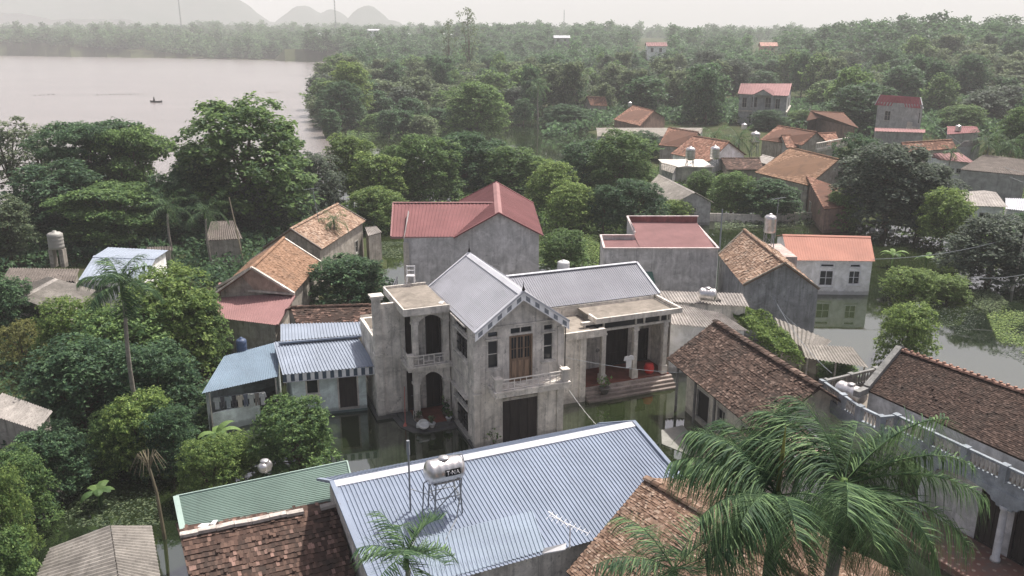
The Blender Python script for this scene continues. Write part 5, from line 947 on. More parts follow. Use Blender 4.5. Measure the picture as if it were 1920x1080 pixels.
# ---- individually surveyed trees
TREES = [
 ('dome', 468, 432, 178, 265, 'tall rounded green tree standing against the pale lake, left of the bamboo clump', 'rounded_tree'),
 ('deepdome', 385, 440, 275, 120, 'dark shoulder tree tucked against the left flank of the tall rounded tree', 'rounded_tree'),
 ('sparse', 30, 400, 222, 150, 'thin greyish tree with gaps in its crown at the left edge by the lake', 'thin_tree'),
 ('sparse', 95, 395, 230, 120, 'wispy grey-green tree second from the left edge against the lake', 'thin_tree'),
 ('layer', 185, 415, 222, 190, 'dark flat-layered tree on the lake shore with tufted top twigs', 'layered_tree'),
 ('layerm', 258, 420, 236, 150, 'layered tree with its twigs reaching right over the pale lake water', 'layered_tree'),
 ('deepdome', 120, 450, 300, 200, 'wide dark green round tree below the two wispy lake-side trees', 'layered_tree'),
 ('layerm', 215, 470, 345, 190, 'spreading green layered tree behind the stainless tank on brick pillars', 'layered_tree'),
 ('deepdome', 330, 455, 320, 110, 'dark tree in the hollow left of the tall rounded lakeside tree', 'rounded_tree'),
 ('duskydome', 590, 400, 282, 125, 'dusky drooping tree at the right foot of the tall rounded tree', 'dusky_tree'),
 ('duskydome', 492, 440, 335, 125, 'dusky grey-leaved tree beside the leaning bare pole', 'dusky_tree'),
 ('duskydome', 560, 415, 320, 105, 'dusky tree behind the peak of the far orange tiled roof', 'dusky_tree'),
 ('olive' if 0 else 'tall', 20, 500, 370, 110, 'brownish olive tree at the left edge above the grey shed roofs', 'thin_tree'),
 ('bamboo', 660, 375, 250, 110, 'pale yellow-green feathery tree in front of the flooded gap', 'feathery_tree'),
 ('bamboo', 715, 395, 285, 120, 'light green feathery tree right of the dusky drooping trees', 'feathery_tree'),
 ('brightdome', 705, 430, 350, 120, 'bushy light green tree left of the red roofed house', 'rounded_tree'),
 ('bamboo', 660, 232, 112, 95, 'pale bamboo-like clump at the tip of the wooded point in the lake', 'feathery_tree'),
 ('deepdome', 640, 240, 150, 90, 'dark leaning tree overhanging the lake at the wooded point', 'rounded_tree'),
 ('dome', 895, 262, 150, 125, 'large sunlit round tree rising out of the flood in the middle distance', 'rounded_tree'),
 ('dome', 800, 380, 250, 140, 'round green tree behind the red roofed house, leftmost of its cluster', 'rounded_tree'),
 ('deepdome', 870, 365, 245, 140, 'dark green tree directly behind the red roof ridge', 'rounded_tree'),
 ('dome', 960, 372, 272, 130, 'sunlit green tree just right of the red roof peak', 'rounded_tree'),
 ('deepdome', 925, 345, 262, 90, 'dark tree peeping between two sunlit ones behind the red roof', 'rounded_tree'),
 ('brightdome', 1035, 400, 300, 105, 'yellow-green tree beside the right slope of the red roof', 'rounded_tree'),
 ('brightdome', 1070, 430, 340, 100, 'low light green tree between the red roofed house and the red shed roof', 'rounded_tree'),
 ('deepdome', 1095, 365, 262, 120, 'dark tree behind the low light green one', 'rounded_tree'),
 ('dome', 1165, 380, 242, 140, 'bright green tree left of the grey fibre-cement gable across the water', 'rounded_tree'),
 ('deepdome', 1190, 440, 335, 120, 'dark bush-like tree above the parapet of the red shed roof', 'rounded_tree'),
 ('deepdome', 1130, 430, 345, 70, 'narrow dark tree left of the parapet corner', 'rounded_tree'),
 ('gardend', 655, 590, 478, 155, 'dense round dark tree beside the orange tiled house', 'garden_tree'),
 ('garden', 1058, 510, 430, 95, 'sunlit round tree between the tall cement house and the red shed roof', 'garden_tree'),
 ('gardenb', 330, 700, 500, 190, 'sunlit yellow-green tree left of the red awning roof', 'garden_tree'),
 ('garden', 245, 730, 570, 200, 'broad garden tree behind the tall areca palm trunk', 'garden_tree'),
 ('gardenb', 150, 700, 555, 130, 'light-topped garden tree right of the ribbed grey shed roof', 'garden_tree'),
 ('garden', 385, 690, 545, 100, 'green garden tree touching the corner of the red awning roof', 'garden_tree'),
 ('gardend', 160, 800, 640, 190, 'shadowed garden tree under the areca palm, left side', 'garden_tree'),
 ('gardend', 300, 800, 640, 170, 'dark garden tree left of the blue lean-to roof', 'garden_tree'),
 ('gardeny', 45, 690, 600, 95, 'yellowing shrub below the ribbed grey shed roof', 'shrub'),
 ('gardend', 20, 640, 520, 110, 'dark dull tree at the left edge beside the ribbed shed roof', 'garden_tree'),
 ('gardenb', 275, 880, 735, 130, 'bright light-green tree at the foot of the areca palm', 'garden_tree'),
 ('garden', 225, 880, 770, 110, 'green tree over the flooded garden at lower left', 'garden_tree'),
 ('gardend', 320, 890, 760, 110, 'dark leafy tree between the areca palm and the blue lean-to', 'garden_tree'),
 ('gardenb', 395, 930, 820, 110, 'leafy tree just above the green metal roof', 'garden_tree'),
 ('gardenb', 440, 900, 815, 90, 'light feathery bush above the green metal roof, left of the pomelo', 'shrub'),
 ('garden', 556, 885, 748, 158, 'round pomelo-like tree standing in the dark flood water', 'garden_tree'),
 ('garden', 45, 990, 840, 120, 'sunlit round tree at lower left above the ribbed grey roof', 'garden_tree'),
 ('gardenb', 18, 1060, 880, 110, 'pale green tree at the lower left edge', 'garden_tree'),
 ('garden', 25, 1190, 990, 130, 'green tree in the bottom left corner', 'garden_tree'),
 ('gardend', 100, 930, 800, 140, 'dark undergrowth tree between the left sheds', 'garden_tree'),
 ('duskydome', 1660, 432, 262, 200, 'huge dark round tree by the water on the right', 'rounded_tree'),
 ('deepdome', 1600, 385, 250, 110, 'leafy green tree on the left shoulder of the huge dark one', 'rounded_tree'),
 ('duskydome', 1720, 440, 300, 150, 'dark tree merged with the right side of the huge dark one', 'rounded_tree'),
 ('garden', 1575, 430, 355, 70, 'small leafy tree at the water edge beside the brown brick shed', 'garden_tree'),
 ('brightdome', 1765, 462, 352, 110, 'bright-edged leafy tree in front of the white far shed', 'rounded_tree'),
 ('duskydome', 1850, 530, 400, 180, 'dark drooping tree at the right bank below the white shed', 'rounded_tree'),
 ('deepdome', 1925, 520, 390, 100, 'dark tree cut by the right edge, over the water', 'rounded_tree'),
 ('dome', 1908, 310, 195, 100, 'sunlit tree at the right edge above the palms', 'rounded_tree'),
 ('deepdome', 1612, 250, 155, 145, 'round dark tree between the two far two-storey houses', 'rounded_tree'),
 ('gardenb', 1705, 566, 502, 95, 'leafy tree standing in the right flood, upper of the pair', 'garden_tree'),
 ('gardenb', 1775, 562, 516, 80, 'low leafy clump joined to the right of the flooded tree', 'garden_tree'),
 ('gardenb', 1697, 672, 568, 106, 'leafy tree standing in the pale water just above the brown tiled villa roof', 'garden_tree'),
 ('dome', 1370, 405, 320, 90, 'bushy green tree left of the big orange tiled roof', 'rounded_tree'),
 ('deepdome', 1440, 412, 335, 110, 'dark leafy tree before the big orange tiled roof', 'rounded_tree'),
 ('dome', 1312, 385, 318, 60, 'small dark green tree below the two rooftop tanks', 'rounded_tree'),
 ('brightdome', 1265, 425, 375, 70, 'yellow-green bush between the red shed roof and grey gable', 'shrub'),
 ('deepdome', 1205, 300, 245, 70, 'dark tree left of the far orange roofs', 'rounded_tree'),
 ('deepdome', 1060, 240, 195, 90, 'dark water-side tree beside the small far boat shed', 'rounded_tree'),
 ('deepdome', 1440, 245, 205, 70, 'bushy tree hiding the foot of the far two-storey house', 'rounded_tree'),
 ('dome', 1500, 240, 205, 60, 'leafy tree at the right foot of the far two-storey house', 'rounded_tree'),
 ('dome', 1800, 255, 195, 90, 'green tree right of the farther two-storey house', 'rounded_tree'),
 ('wispy', 880, 165, 14, 66, 'tall wispy tree poking above the horizon, tallest in view', 'thin_tree'),
 ('wispy', 842, 165, 36, 48, 'smaller wispy tree just left of the tallest one on the horizon', 'thin_tree'),
 ('gardenb', 1735, 400, 360, 50, 'light shrub right behind the huge dark tree', 'shrub'),
 ('dome', 740, 345, 270, 60, 'dark small tree in the flood by the bright water gap', 'rounded_tree'),
 ('garden', 1570, 720, 675, 75, 'bright leafy shrub growing beside the broken fibre-cement roofs', 'shrub'),
 ('gardeny', 1505, 700, 655, 35, 'small yellow-green shrub right of the long brown roof ridge', 'shrub'),
]
for (k, px, yb, yt, w, lab, nm) in TREES: tree_px(k, px, yb, yt, w, lab, None, nm, 'shrub' if nm == 'shrub' else 'tree')
# ---- the wooded belt: individual trees out to ~330 m, keeping clear of the houses and the open water seen in the photograph
KEEP = [(330, 0, 600, 470), (1370, 148, 1510, 232), (1672, 170, 1752, 262), (1200, 232, 1600, 420), (1085, 176, 1240, 262), (690, 225, 800, 300), (1130, 238, 1330, 262), (1690, 240, 1860, 300), (1720, 340, 1920, 420), (1500, 205, 1620, 262), (1195, 76, 1245, 104), (1405, 76, 1445, 100), (940, 200, 1080, 262)]
def clear_of(px0, py0, px1, py1, pyb):
    for a, b, c, d in KEEP:
        if px1 > a and px0 < c and py1 > b and py0 < d and pyb > b+(d-b)*.55: return False
    return True
placed = []
def try_tree(x, y, H, Wd):
    if inpoly(x, y, LAKE): return False
    z = max(0, float(height(x, y))); u, v, zc = proj((x, y, z)); _, vt, _ = proj((x, y, z+H)); hw = Wd/2/zc*FPX
    if u < -150 or u > 2070: return False
    if not clear_of(u-hw, vt, u+hw, v, v): return False
    for (a, b, r) in placed:
        if (a-x)**2+(b-y)**2 < (r+Wd*.28)**2: return False
    placed.append((x, y, Wd*.28)); return True
BG = 'trees of the wooded belt beyond the village'
def region(u, v):
    if u < 860: return 'tree of the wooded point in the lake, left of the sunlit one', 'trees of the wooded point'
    if u < 1180: return 'tree between the sunlit one and the dark red-brown far roof', 'trees of the central belt'
    if u < 1520: return 'tree of the wooded belt around the grey far villa', 'trees behind the far villa'
    return 'tree on the wooded rise behind the farther two-storey house', 'trees of the dark rise'
LOOK = {'belt': ['dark green rounded', 'fresh green rounded', 'dark upright', 'olive flat-layered', 'olive rounded', 'dusky upright'], 'beltlow': ['low dark bushy', 'low green bushy', 'low olive bushy']}
n_b = 0; tries = 0
while n_b < 235 and tries < 14000:
    tries += 1; D = 95+245*random.random()**.75; x = random.uniform(-.36, .62)*D*1.03; y = D
    u, v, _ = proj((x, y, 0))
    if u < 600 or (v > 262 and u > 620 and u < 1690) or (v > 300) : continue
    H = random.uniform(6.5, 14); Wd = random.uniform(6.5, 13)
    if v > 225 and u < 1000: H *= .5; Wd *= .6
    if not try_tree(x, y, H, Wd): continue
    key = 'belt' if random.random() < .85 else 'beltlow'
    rg = region(u, v); pk = random.randrange(len(TEMPL[key])); plant_tree(key, x, y, max(0, float(height(x, y))), H if key == 'belt' else H*.6, Wd, LOOK[key][pk]+' '+rg[0], 'tree', LOOK[key][pk]+' '+rg[1], 'belt_tree', pick=pk); n_b += 1
# ---- the far-off wood: one object
fw = MB(); base_c = MB(); cr0, _ = tree_mesh('dome', 9, 9, 9, 7, 3, 1.5); v0 = np.concatenate(cr0.v); f0 = np.array(cr0.f); r0_ = np.array(cr0.r)
cr1, _ = tree_mesh('tall', 11, 8, 9, 7, 3, 1.5); v1 = np.concatenate(cr1.v); f1 = np.array(cr1.f); r1_ = np.array(cr1.r)
N = 0; t_ = 0
fx, fy = [], []
while N < 5200 and t_ < 90000:
    t_ += 1; D = 300+1500*random.random()**1.5; x = random.uniform(-.72, .72)*D; y = D
    if t_ % 3 == 0: D = random.uniform(560, 860); x = random.uniform(-.72, .1)*D; y = D
    if x < -.24*D and D < 700: continue
    if inpoly(x, y, LAKE): continue
    if D < 345 and x > -.36*D: continue
    z = float(height(x, y)); u, v, zc = proj((x, y, z))
    s_ = random.uniform(.7, 1.25)*(1+(D-300)/1500*.8); skip = False
    for (a, b, c, d, DD) in ((1198, 70, 1250, 104, 1030), (1405, 74, 1448, 100, 900), (1030, 60, 1072, 85, 900), (700, 50, 800, 76, 900)):
        if a < u < c and b-6 < v < d+14 and D < DD: skip = True
    if skip: continue
    vv, ff, rr2 = (v0, f0, r0_) if random.random() < .7 else (v1, f1, r1_)
    th = random.uniform(0, 6.28); R = np.array([[math.cos(th), -math.sin(th), 0], [math.sin(th), math.cos(th), 0], [0, 0, random.uniform(.75, 1.15)]])
    tone = random.uniform(-.3, .3); fw.arr(vv@R.T*s_+[x, y, z-.8], ff, np.clip(rr2+tone, 0, 1)); N += 1
o = fw.build('far_wood', LEAF['deep'], None, kind='stuff'); o['label'] = 'hazy far-off wood covering the land out to the horizon and the far lake shore'; o['category'] = 'woodland'
print('belt', n_b, 'far', N, 'faces', len(fw.f))
# ------------------------------------------------------------------ palms
PALM = m_leaf('leaf_palm', (.04, .088, .044), (.16, .25, .105), trans=.3, rough=.6)
PALMD = m_leaf('leaf_palm_dry', (.16, .12, .05), (.28, .2, .09), trans=.2)
PTRUNK = m_render('palm_trunk', (.24, .22, .19), .7, (.06, .055, .05), 3)
def frond(mb, o, az, el, L, droop=1.0, nl=42, ll=.6, lw=.045, hang=1.0, seg=3, bare=.12):
    """arching rachis with two rows of hanging leaflets"""
    o = V3(o); d = np.array([math.cos(az), math.sin(az), 0]); pts = []; p = o.copy(); e = el; n = 14
    for i in range(n+1): pts.append(p.copy()); p = p+(d*math.cos(e)+np.array([0, 0, math.sin(e)]))*L/n; e -= droop*(.03+.16*i/n)
    pts = np.array(pts); mb.tube(pts, [.028*(1-i/n*.8)*L/3 for i in range(n+1)], 5)
    side = np.cross(d, [0, 0, 1])
    for i in range(nl):
        t = bare+(1-bare)*(i+random.random()*.5)/nl; k = min(n-1, int(t*n)); q = lerp(pts[k], pts[k+1], t*n-k); tan = pts[k+1]-pts[k]; tan /= np.linalg.norm(tan)
        l = ll*(.45+.9*math.sin(math.pi*min(1, t*.8+.12)))*random.uniform(.72, 1.15)
        for s_ in (-1, 1):
            hg = hang*random.uniform(.35, 1.35)
            dr = side*s_*random.uniform(.75, 1)+tan*random.uniform(.35, .65)+np.array([0, 0, random.uniform(.0, .4)]); dr /= np.linalg.norm(dr)
            a = q; vs = []; wd = np.cross(dr, [0, 0, 1]); wd = wd/(np.linalg.norm(wd)+1e-6)*.55+tan*.45
            for j in range(seg+1):
                f = j/seg; w = lw*(1-f)**.6 if f > .3 else lw*(.6+1.3*f); w = w if j < seg else .004
                vs += [a-wd*w/2, a+wd*w/2]
                dr = dr+np.array([0, 0, -1])*hg*random.uniform(.35, .75); dr /= np.linalg.norm(dr); a = a+dr*l/seg
            mb.add(vs, [(2*j, 2*j+1, 2*j+3, 2*j+2) for j in range(seg)], min(1, max(0, random.gauss(.42, .28))))
def palm(name, label, base, top, nf=14, L=2.4, r=.12, ll=.6, lw=.045, els=(1.25, -.3), droop=1.0, hang=1.0, nl=36, separate=False, crownshaft=.8, group=None, fr=None, dead=0, rot=0, spear=0):
    base, top = V3(base), V3(top); T = thing(name, label, 'palm tree', (base[0], base[1], 0), 0, group)
    tk = MB(); n = 14; tk.tube([lerp(base, top, i/n)+np.array([.06*math.sin(i*.5), 0, 0]) for i in range(n+1)], [r*(1.25-.35*i/n)*(1+.05*(i % 2)) for i in range(n+1)], 9); part('trunk', tk, PTRUNK, T, smooth=True)
    cs = MB(); cs.tube([top, top+[0, 0, crownshaft*.5], top+[0, 0, crownshaft]], [r*1.0, r*1.1, r*.45], 9); part('crownshaft', cs, LEAF['mango'], T, smooth=True)
    o = top+np.array([0, 0, crownshaft*.85]); cr = MB(); out = []
    specs = fr or [(rot+2.399*i, lerp(els[0], els[1], (i/max(1, nf-1))**.9), L*random.uniform(.9, 1.08)) for i in range(nf)]
    for az, el, l in specs:
        m_ = MB() if separate else cr; frond(m_, o, az, el, l, droop, nl, ll, lw, hang, seg=4 if separate else 3)
        if separate: part('frond', m_, PALM, T)
    if not separate: part('crown', cr, PALM, T)
    if spear: sp = MB(); sp.tube([o, o+[.02, 0, spear*.6], o+[.03, 0, spear]], [.06, .05, .01], 6); part('spear_leaf', sp, LEAF['yellow'], T)
    if dead:
        dd = MB()
        for i in range(dead): frond(dd, top, 1.3*i+.5, -1.1, L*.7, .5, 20, ll*.8, lw, 1.2)
        part('dead_frond', dd, PALMD, T)
    return T
def palm_px(name, label, px, ybase, ytop, **k):
    b = P(px, ybase, 0); dz = -(ytop-540)/FPX; tz = (-math.sin(PITCH)+dz*math.cos(PITCH))/(math.cos(PITCH)+dz*math.sin(PITCH)); z = CAM_H+tz*b[1]
    return palm(name, label, (b[0], b[1], -.4), (b[0]+k.pop('lean', 0), b[1], z), **k)
# ------------------------------------------------------------------ water tanks
def tank_h(name, label, c, ax, L, r, stand=None, words=None):
    """horizontal steel tank on a frame; c = centre"""
    c, ax = V3(c), V3(ax)/np.linalg.norm(V3(ax)); T = thing(name, label, 'water tank', (c[0], c[1], 0), math.atan2(ax[1], ax[0]))
    b = MB(); pr = [(.01, -L/2-.12), (r*.55, -L/2-.09), (r*.9, -L/2), (r, -L/2+.06)]
    for i in range(5): x = -L/2+.12+i*(L-.24)/4; pr += [(r, x-.035), (r*1.025, x), (r, x+.035)]
    pr += [(r, L/2-.06), (r*.9, L/2), (r*.55, L/2+.09), (.01, L/2+.12)]
    b.lathe(c, pr, 28, ax); bd = sub(part('tank_body', b, STEEL, T, smooth=True), T)
    ld = MB(); ld.lathe(c+[0, 0, r*.96], [(.2, 0), (.2, .06), (.12, .1), (.02, .12)], 14); part('lid', ld, STEEL, T, bd, smooth=True)
    cr = MB(); sd_ = np.cross(ax, [0, 0, 1])
    for s_ in (-.33, .33):
        cc = c+ax*s_*L; cr.beam(cc+sd_*r*.75-[0, 0, r*.78], cc-sd_*r*.75-[0, 0, r*.78], .05, .06)
    cr.beam(c-ax*L*.42+sd_*r*.6-[0, 0, r*.86], c+ax*L*.42+sd_*r*.6-[0, 0, r*.86], .05, .05); cr.beam(c-ax*L*.42-sd_*r*.6-[0, 0, r*.86], c+ax*L*.42-sd_*r*.6-[0, 0, r*.86], .05, .05)
    part('cradle', cr, STEEL, T)
    if stand is not None:
        for a in (-.36, .36):
            for s_ in (-.75, .75):
                m_ = MB(); p = c+ax*a*L+sd_*s_*r-[0, 0, r*.86]; m_.beam(p, [p[0]+ax[0]*a*.25, p[1]+ax[1]*a*.25, stand(p)], .045, .045); part('leg', m_, GREYP, T)
        br = MB()
        for (a0, s0), (a1, s1) in (((-.36, .75), (.36, .75)), ((-.36, -.75), (.36, -.75)), ((-.36, .75), (-.36, -.75)), ((.36, .75), (.36, -.75))):
            p = c+ax*a0*L+sd_*s0*r; q = c+ax*a1*L+sd_*s1*r; zb = stand(c)+.15; zt = c[2]-r*.9
            br.beam([*p[:2], lerp(zb, zt, .15)], [*q[:2], lerp(zb, zt, .85)], .03, .03); br.beam([*p[:2], lerp(zb, zt, .5)], [*q[:2], lerp(zb, zt, .5)], .03, .03)
        part('brace', br, GREYP, T)
    return T, bd
def tank_v(label, c, r, h, legs=0, name='water_tank', mat=None, legmat=None, brick=False, text=True):
    """upright tank; c = foot of the stand"""
    c = V3(c); T = thing(name, label, 'water tank', (c[0], c[1], c[2])); mat = mat or STEEL; z0 = c[2]+legs
    b = MB(); pr = [(r*.9, 0), (r, .05)]+[x for i in range(4) for x in ((r, h*(.12+i*.2)), (r*1.03, h*(.15+i*.2)), (r, h*(.18+i*.2)))]+[(r, h*.86), (r*.75, h*.94), (r*.3, h*.98), (r*.28, h*1.04), (.02, h*1.06)]
    b.lathe([c[0], c[1], z0], pr, 20); bd = part('tank_body', b, mat, T, smooth=True)
    if legs:
        if brick:
            for s_ in (-.7, .7): m_ = MB(); m_.box(c[0]+s_*r-.18, c[1]-r*.5, c[2], c[0]+s_*r+.18, c[1]+r*.5, z0-.01); part('pier', m_, OLDW, T)
        else:
            for i in range(4):
                m_ = MB(); a = math.pi/4+i*math.pi/2; m_.beam([c[0]+r*.85*math.cos(a), c[1]+r*.85*math.sin(a), z0], [c[0]+r*1.05*math.cos(a), c[1]+r*1.05*math.sin(a), c[2]], .06, .06); part('leg', m_, GREYP, T)
            br = MB()
            for i in range(4):
                a, a2 = math.pi/4+i*math.pi/2, math.pi/4+(i+1)*math.pi/2; br.beam([c[0]+r*math.cos(a), c[1]+r*math.sin(a), c[2]+legs*.2], [c[0]+r*math.cos(a2), c[1]+r*math.sin(a2), c[2]+legs*.85], .04, .04)
            part('brace', br, GREYP, T)
    return T, sub(bd, T)
RN = np.cross(G1['b']-G1['a'], G1['r0']-G1['a']); RN /= np.linalg.norm(RN)
roofz = lambda p: G1['a'][2]-(RN[0]*(p[0]-G1['a'][0])+RN[1]*(p[1]-G1['a'][1]))/RN[2]+.03
tc = P(833, 880, 5.95); ta = P(868, 868, 5.95)-P(796, 884, 5.95)
tk, tb_ = tank_h('water_tank', 'dented shiny steel water tank lying on a tall pipe frame above the big blue roof', tc, ta, 1.25, .44, roofz)
# its dark label with the white letters, curved to the barrel
ax = ta/np.linalg.norm(ta); sd_ = np.cross(ax, [0, 0, 1]); sd_ = sd_ if sd_[1] < 0 else -sd_
def on_tank(s_, ang, k=1.012): return tc+ax*s_+(sd_*math.cos(ang)+np.array([0, 0, 1])*math.sin(ang))*.44*1.03*k
lb = MB(); n = 6
for i in range(n):
    a0, a1 = lerp(-.12, .42, i/n), lerp(-.12, .42, (i+1)/n); lb.poly([on_tank(-.12, a0), on_tank(.46, a0), on_tank(.46, a1), on_tank(-.12, a1)])
lab_ = part('tank_label', lb, m_plain('label_black', (.015, .015, .018), .5), tk, tb_)
LET = {'T': [((.0, 1), (1, 1)), ((.5, 1), (.5, 0))], 'A': [((0, 0), (.5, 1)), ((.5, 1), (1, 0)), ((.22, .38), (.78, .38))], 'N': [((0, 0), (0, 1)), ((0, 1), (1, 0)), ((1, 0), (1, 1))], 'Y': [((0, 1), (.5, .5)), ((1, 1), (.5, .5)), ((.5, .5), (.5, 0))]}
lt_ = MB()
for i, ch in enumerate('TANA' if 0 else 'TNA'):
    x0 = (-.07, .13, .29)[i] if i else -.07; wch = .11; hh = (.0, .30)
    for (xa, ya), (xb, yb_) in LET[ch]:
        p, q = on_tank(x0+xa*wch, lerp(*hh, ya), 1.022), on_tank(x0+xb*wch, lerp(*hh, yb_), 1.022); lt_.beam(p, q, .028, .006, tuple(p-tc))
p, q = on_tank(.065, .14, 1.022), on_tank(.105, .14, 1.022); lt_.beam(p, q, .028, .006, tuple(p-tc))
part('lettering', lt_, WHITEP, tk, tb_)
pp_ = MB(); p = tc-ax*.66; pp_.tube([p+[0, 0, -.3], p+[-.12, -.1, -.35], [p[0]-.15, p[1]-.15, 4.9], [p[0]-.2, p[1]-.6, roofz(p+[-.2, -.6, 0])+.02], [p[0]-.5, p[1]-1.8, roofz(p+[-.5, -1.8, 0])+.03]], .028, 6)
p = tc+ax*.64; pp_.tube([p+[-.3, 0, .42], p+[0.05, 0, .47], p+[.1, -.05, .3], [p[0]-.02, p[1]-.2, 4.9], [p[0]-.15, p[1]-.6, roofz(p+[-.15, -.6, 0])+.02], [p[0]-.5, p[1]-1.7, roofz(p+[-.5, -1.7, 0])+.03]], .026, 6); part('pipe', pp_, GREYP, tk)
vp = MB(); b0 = P(770, 962, 4.3); b0[2] = roofz(b0); top_ = P(770, 822, 0); 
dzz = -(826-540)/FPX; tz = (-math.sin(PITCH)+dzz*math.cos(PITCH))/(math.cos(PITCH)+dzz*math.sin(PITCH)); zt = CAM_H+tz*b0[1]
vp.tube([b0, [b0[0], b0[1], zt-.55]], .035, 8); vp.tube([[b0[0], b0[1], zt-.56], [b0[0], b0[1], zt]], .06, 8); vp.tube([b0+[0, 0, .9], tc+[-.3, -.2, -1.0]], .014, 5)
single('vent_pipe', vp, GREYP, 'upright grey pipe with a thicker top on the blue roof left of the steel tank', 'pipe')
# other tanks
ax2 = P(1345, 548, 4.6)-P(1312, 545, 4.6)
tk2, _ = tank_h('water_tank', 'white-topped steel water tank lying on a dark brick stand behind the veranda house', P(1327, 552, 4.4), ax2, 1.0, .42)
bs = MB(); p = P(1327, 585, 2.9); bs.box(p[0]-.75, p[1]-.4, -.5, p[0]+.75, p[1]+.6, 3.85); single('tank_stand', bs, m_render('sooty_brick', (.07, .065, .06), .7), 'dark brick stand under the lying steel tank behind the veranda house', 'stand')
p, q = VF(-1.7, .1, 4.2), VF(-.1, -.1, 4.2)
tank_h('water_tank', 'white steel water tank lying on the villa terrace behind the balustrade', lerp(p, q, .5)+[0, 0, .05], q-p, 1.35, .42)
c_ = P(1440, 462, 4.0); tank_v('upright shiny steel tank on a metal stand beside the orange metal roof', c_, .48, 1.5, 1.2)
tank_v('upright ribbed grey tank on two brick piers at the left edge of the village', P(112, 500, 1.6), .62, 1.5, 1.6, brick=True, mat=m_metal('dull_steel', (.34, .33, .30), .5, .4))
tank_v('white-topped round tank peeping over the veranda house roof ridge', [P(1058, 506, 5.4)[0], P(1058, 506, 5.4)[1]+1.0, 5.0], .42, .8, 0, mat=m_plain('tank_white', (.62, .62, .60), .4))
tank_v('dark blue upright plastic tank with white lid between the awning roofs at left', P(455, 668, 2.6), .3, 1.15, 0, mat=m_plain('blue_plastic', (.07, .10, .17), .45))
gd = 'upright steel tank on the far flat roof'
tank_v('ribbed steel tank with pale cap on the far flat roof, left one of the two', P(1293, 312, 3.1), .65, 1.8, .9)
tank_v('ribbed steel tank with pale cap on the far flat roof, right one of the two', P(1339, 310, 3.1), .65, 1.8, .9)
tank_v('ribbed steel tank with a white cap on a scaffold between the far orange roofs', P(1413, 296, 1.5), .75, 1.8, 2.4)
tank_h('water_tank', 'small lying steel tank beside the green metal roof under the trees', P(497, 874, 2.5), (.4, 1, 0), .5, .24)
for px, py, lab in ((1181, 200, 'tiny white tank beside the dark red-brown far roof'), (1796, 246, 'tiny white tank left of the right-hand palms'), (1395, 243, 'tiny pale tank left of the farther orange roofs')): tank_v(lab, P(px, py, 4.2), .5, 1.1, 0)
# ------------------------------------------------------------------ antennas, poles, wires
def yagi(mb, c, d, L, n, w0=.5, z=(0, 0, 1)):
    c = V3(c); d = V3(d)/np.linalg.norm(V3(d)); s_ = np.cross(d, [0, 0, 1]); s_ /= np.linalg.norm(s_); mb.tube([c-d*L/2, c+d*L/2], .014, 5)
    for i in range(n): p = c+d*L*(i/(n-1)-.5); w_ = w0*(1-.4*i/n); mb.tube([p-s_*w_/2, p+s_*w_/2], .008, 4)
an = MB(); bp = P(1068, 1028, 3.7); an.tube([bp, bp+[0, 0, .95]], .022, 6); yagi(an, bp+[-.05, 0, .95], (1, -.55, -.2), 1.5, 9, .55); an.beam(bp+[-.75, .35, 1.25], bp+[-.1, .05, .9], .04, .02); single('tv_antenna', an, WHITEP, 'white television antenna at the lower edge of the big blue roof', 'antenna')
cg = MB(); p, q = P(1016, 1038, 3.6), P(1060, 1030, 3.6); cg.add([p, q, P(1062, 1018, 3.75), P(1020, 1028, 3.75), p-[0, 0, .05], q-[0, 0, .05], P(1062, 1018, 3.7), P(1020, 1028, 3.7)], [(0, 1, 2, 3), (7, 6, 5, 4), (0, 4, 5, 1), (1, 5, 6, 2), (2, 6, 7, 3), (3, 7, 4, 0)]); single('white_board', cg, WHITEP, 'white board lying at the eave of the big blue roof beside the antenna', 'board')
an = MB(); bp = P(1440, 398, 6.6); bp = np.array([c_[0]+.9, c_[1]+1.2, 4.4]); an.tube([bp, bp+[0, 0, 3.4]], .03, 6); yagi(an, bp+[0, 0, 3.4], (1, .3, .1), 1.3, 7, .6); single('tv_antenna', an, GREYP, 'thin television antenna above the upright tank by the orange roof', 'antenna')
an = MB(); bp = P(600, 430, 4.4); an.tube([bp, bp+[-.4, 0, 3.6]], .03, 6); yagi(an, bp+[-.5, 0, 3.6], (1, .2, .1), 1.3, 7, .6); single('tv_antenna', an, GREYP, 'small television antenna above the farther orange tiled house', 'antenna')
def pole(label, px, pyb, pyt, r=.1, lean=0.0, arms=0, mat=None, name='utility_pole'):
    b = P(px, pyb, 0); dz = -(pyt-540)/FPX; tz = (-math.sin(PITCH)+dz*math.cos(PITCH))/(math.cos(PITCH)+dz*math.sin(PITCH)); z = CAM_H+tz*b[1]
    m_ = MB(); t = np.array([b[0]+lean, b[1], z]); m_.tube([[b[0], b[1], -.6], t], [r*1.2, r*.8], 8)
    for k in range(arms): m_.beam(t+[-.6, 0, -.3-.5*k], t+[.6, 0, -.3-.5*k], .08, .08)
    single(name, m_, mat or CEMP, label, 'pole'); return t
pA = pole('leaning bare bamboo pole beside the dusky trees left of the orange tiled houses', 460, 500, 370, .07, -.9, mat=m_wood('bamboo', (.32, .28, .2)), name='bamboo_pole')
pB = pole('slim grey pole standing at the right bank in front of the dark drooping tree', 1897, 545, 432, .1, .3)
pC = pole('dark pole by the water right of the red shed roof', 1349, 470, 392, .08, 0, mat=GREYP)
pD = pole('white leaning concrete pole between the two far two-storey houses', 1513, 240, 201, .16, .3)
pE = pole('concrete pole in front of the farther two-storey house', 1716, 250, 205, .16, .2)
pF = pole('concrete pole with crossarms at right edge among the grey walls', 1838, 350, 300, .12, .2, 2)
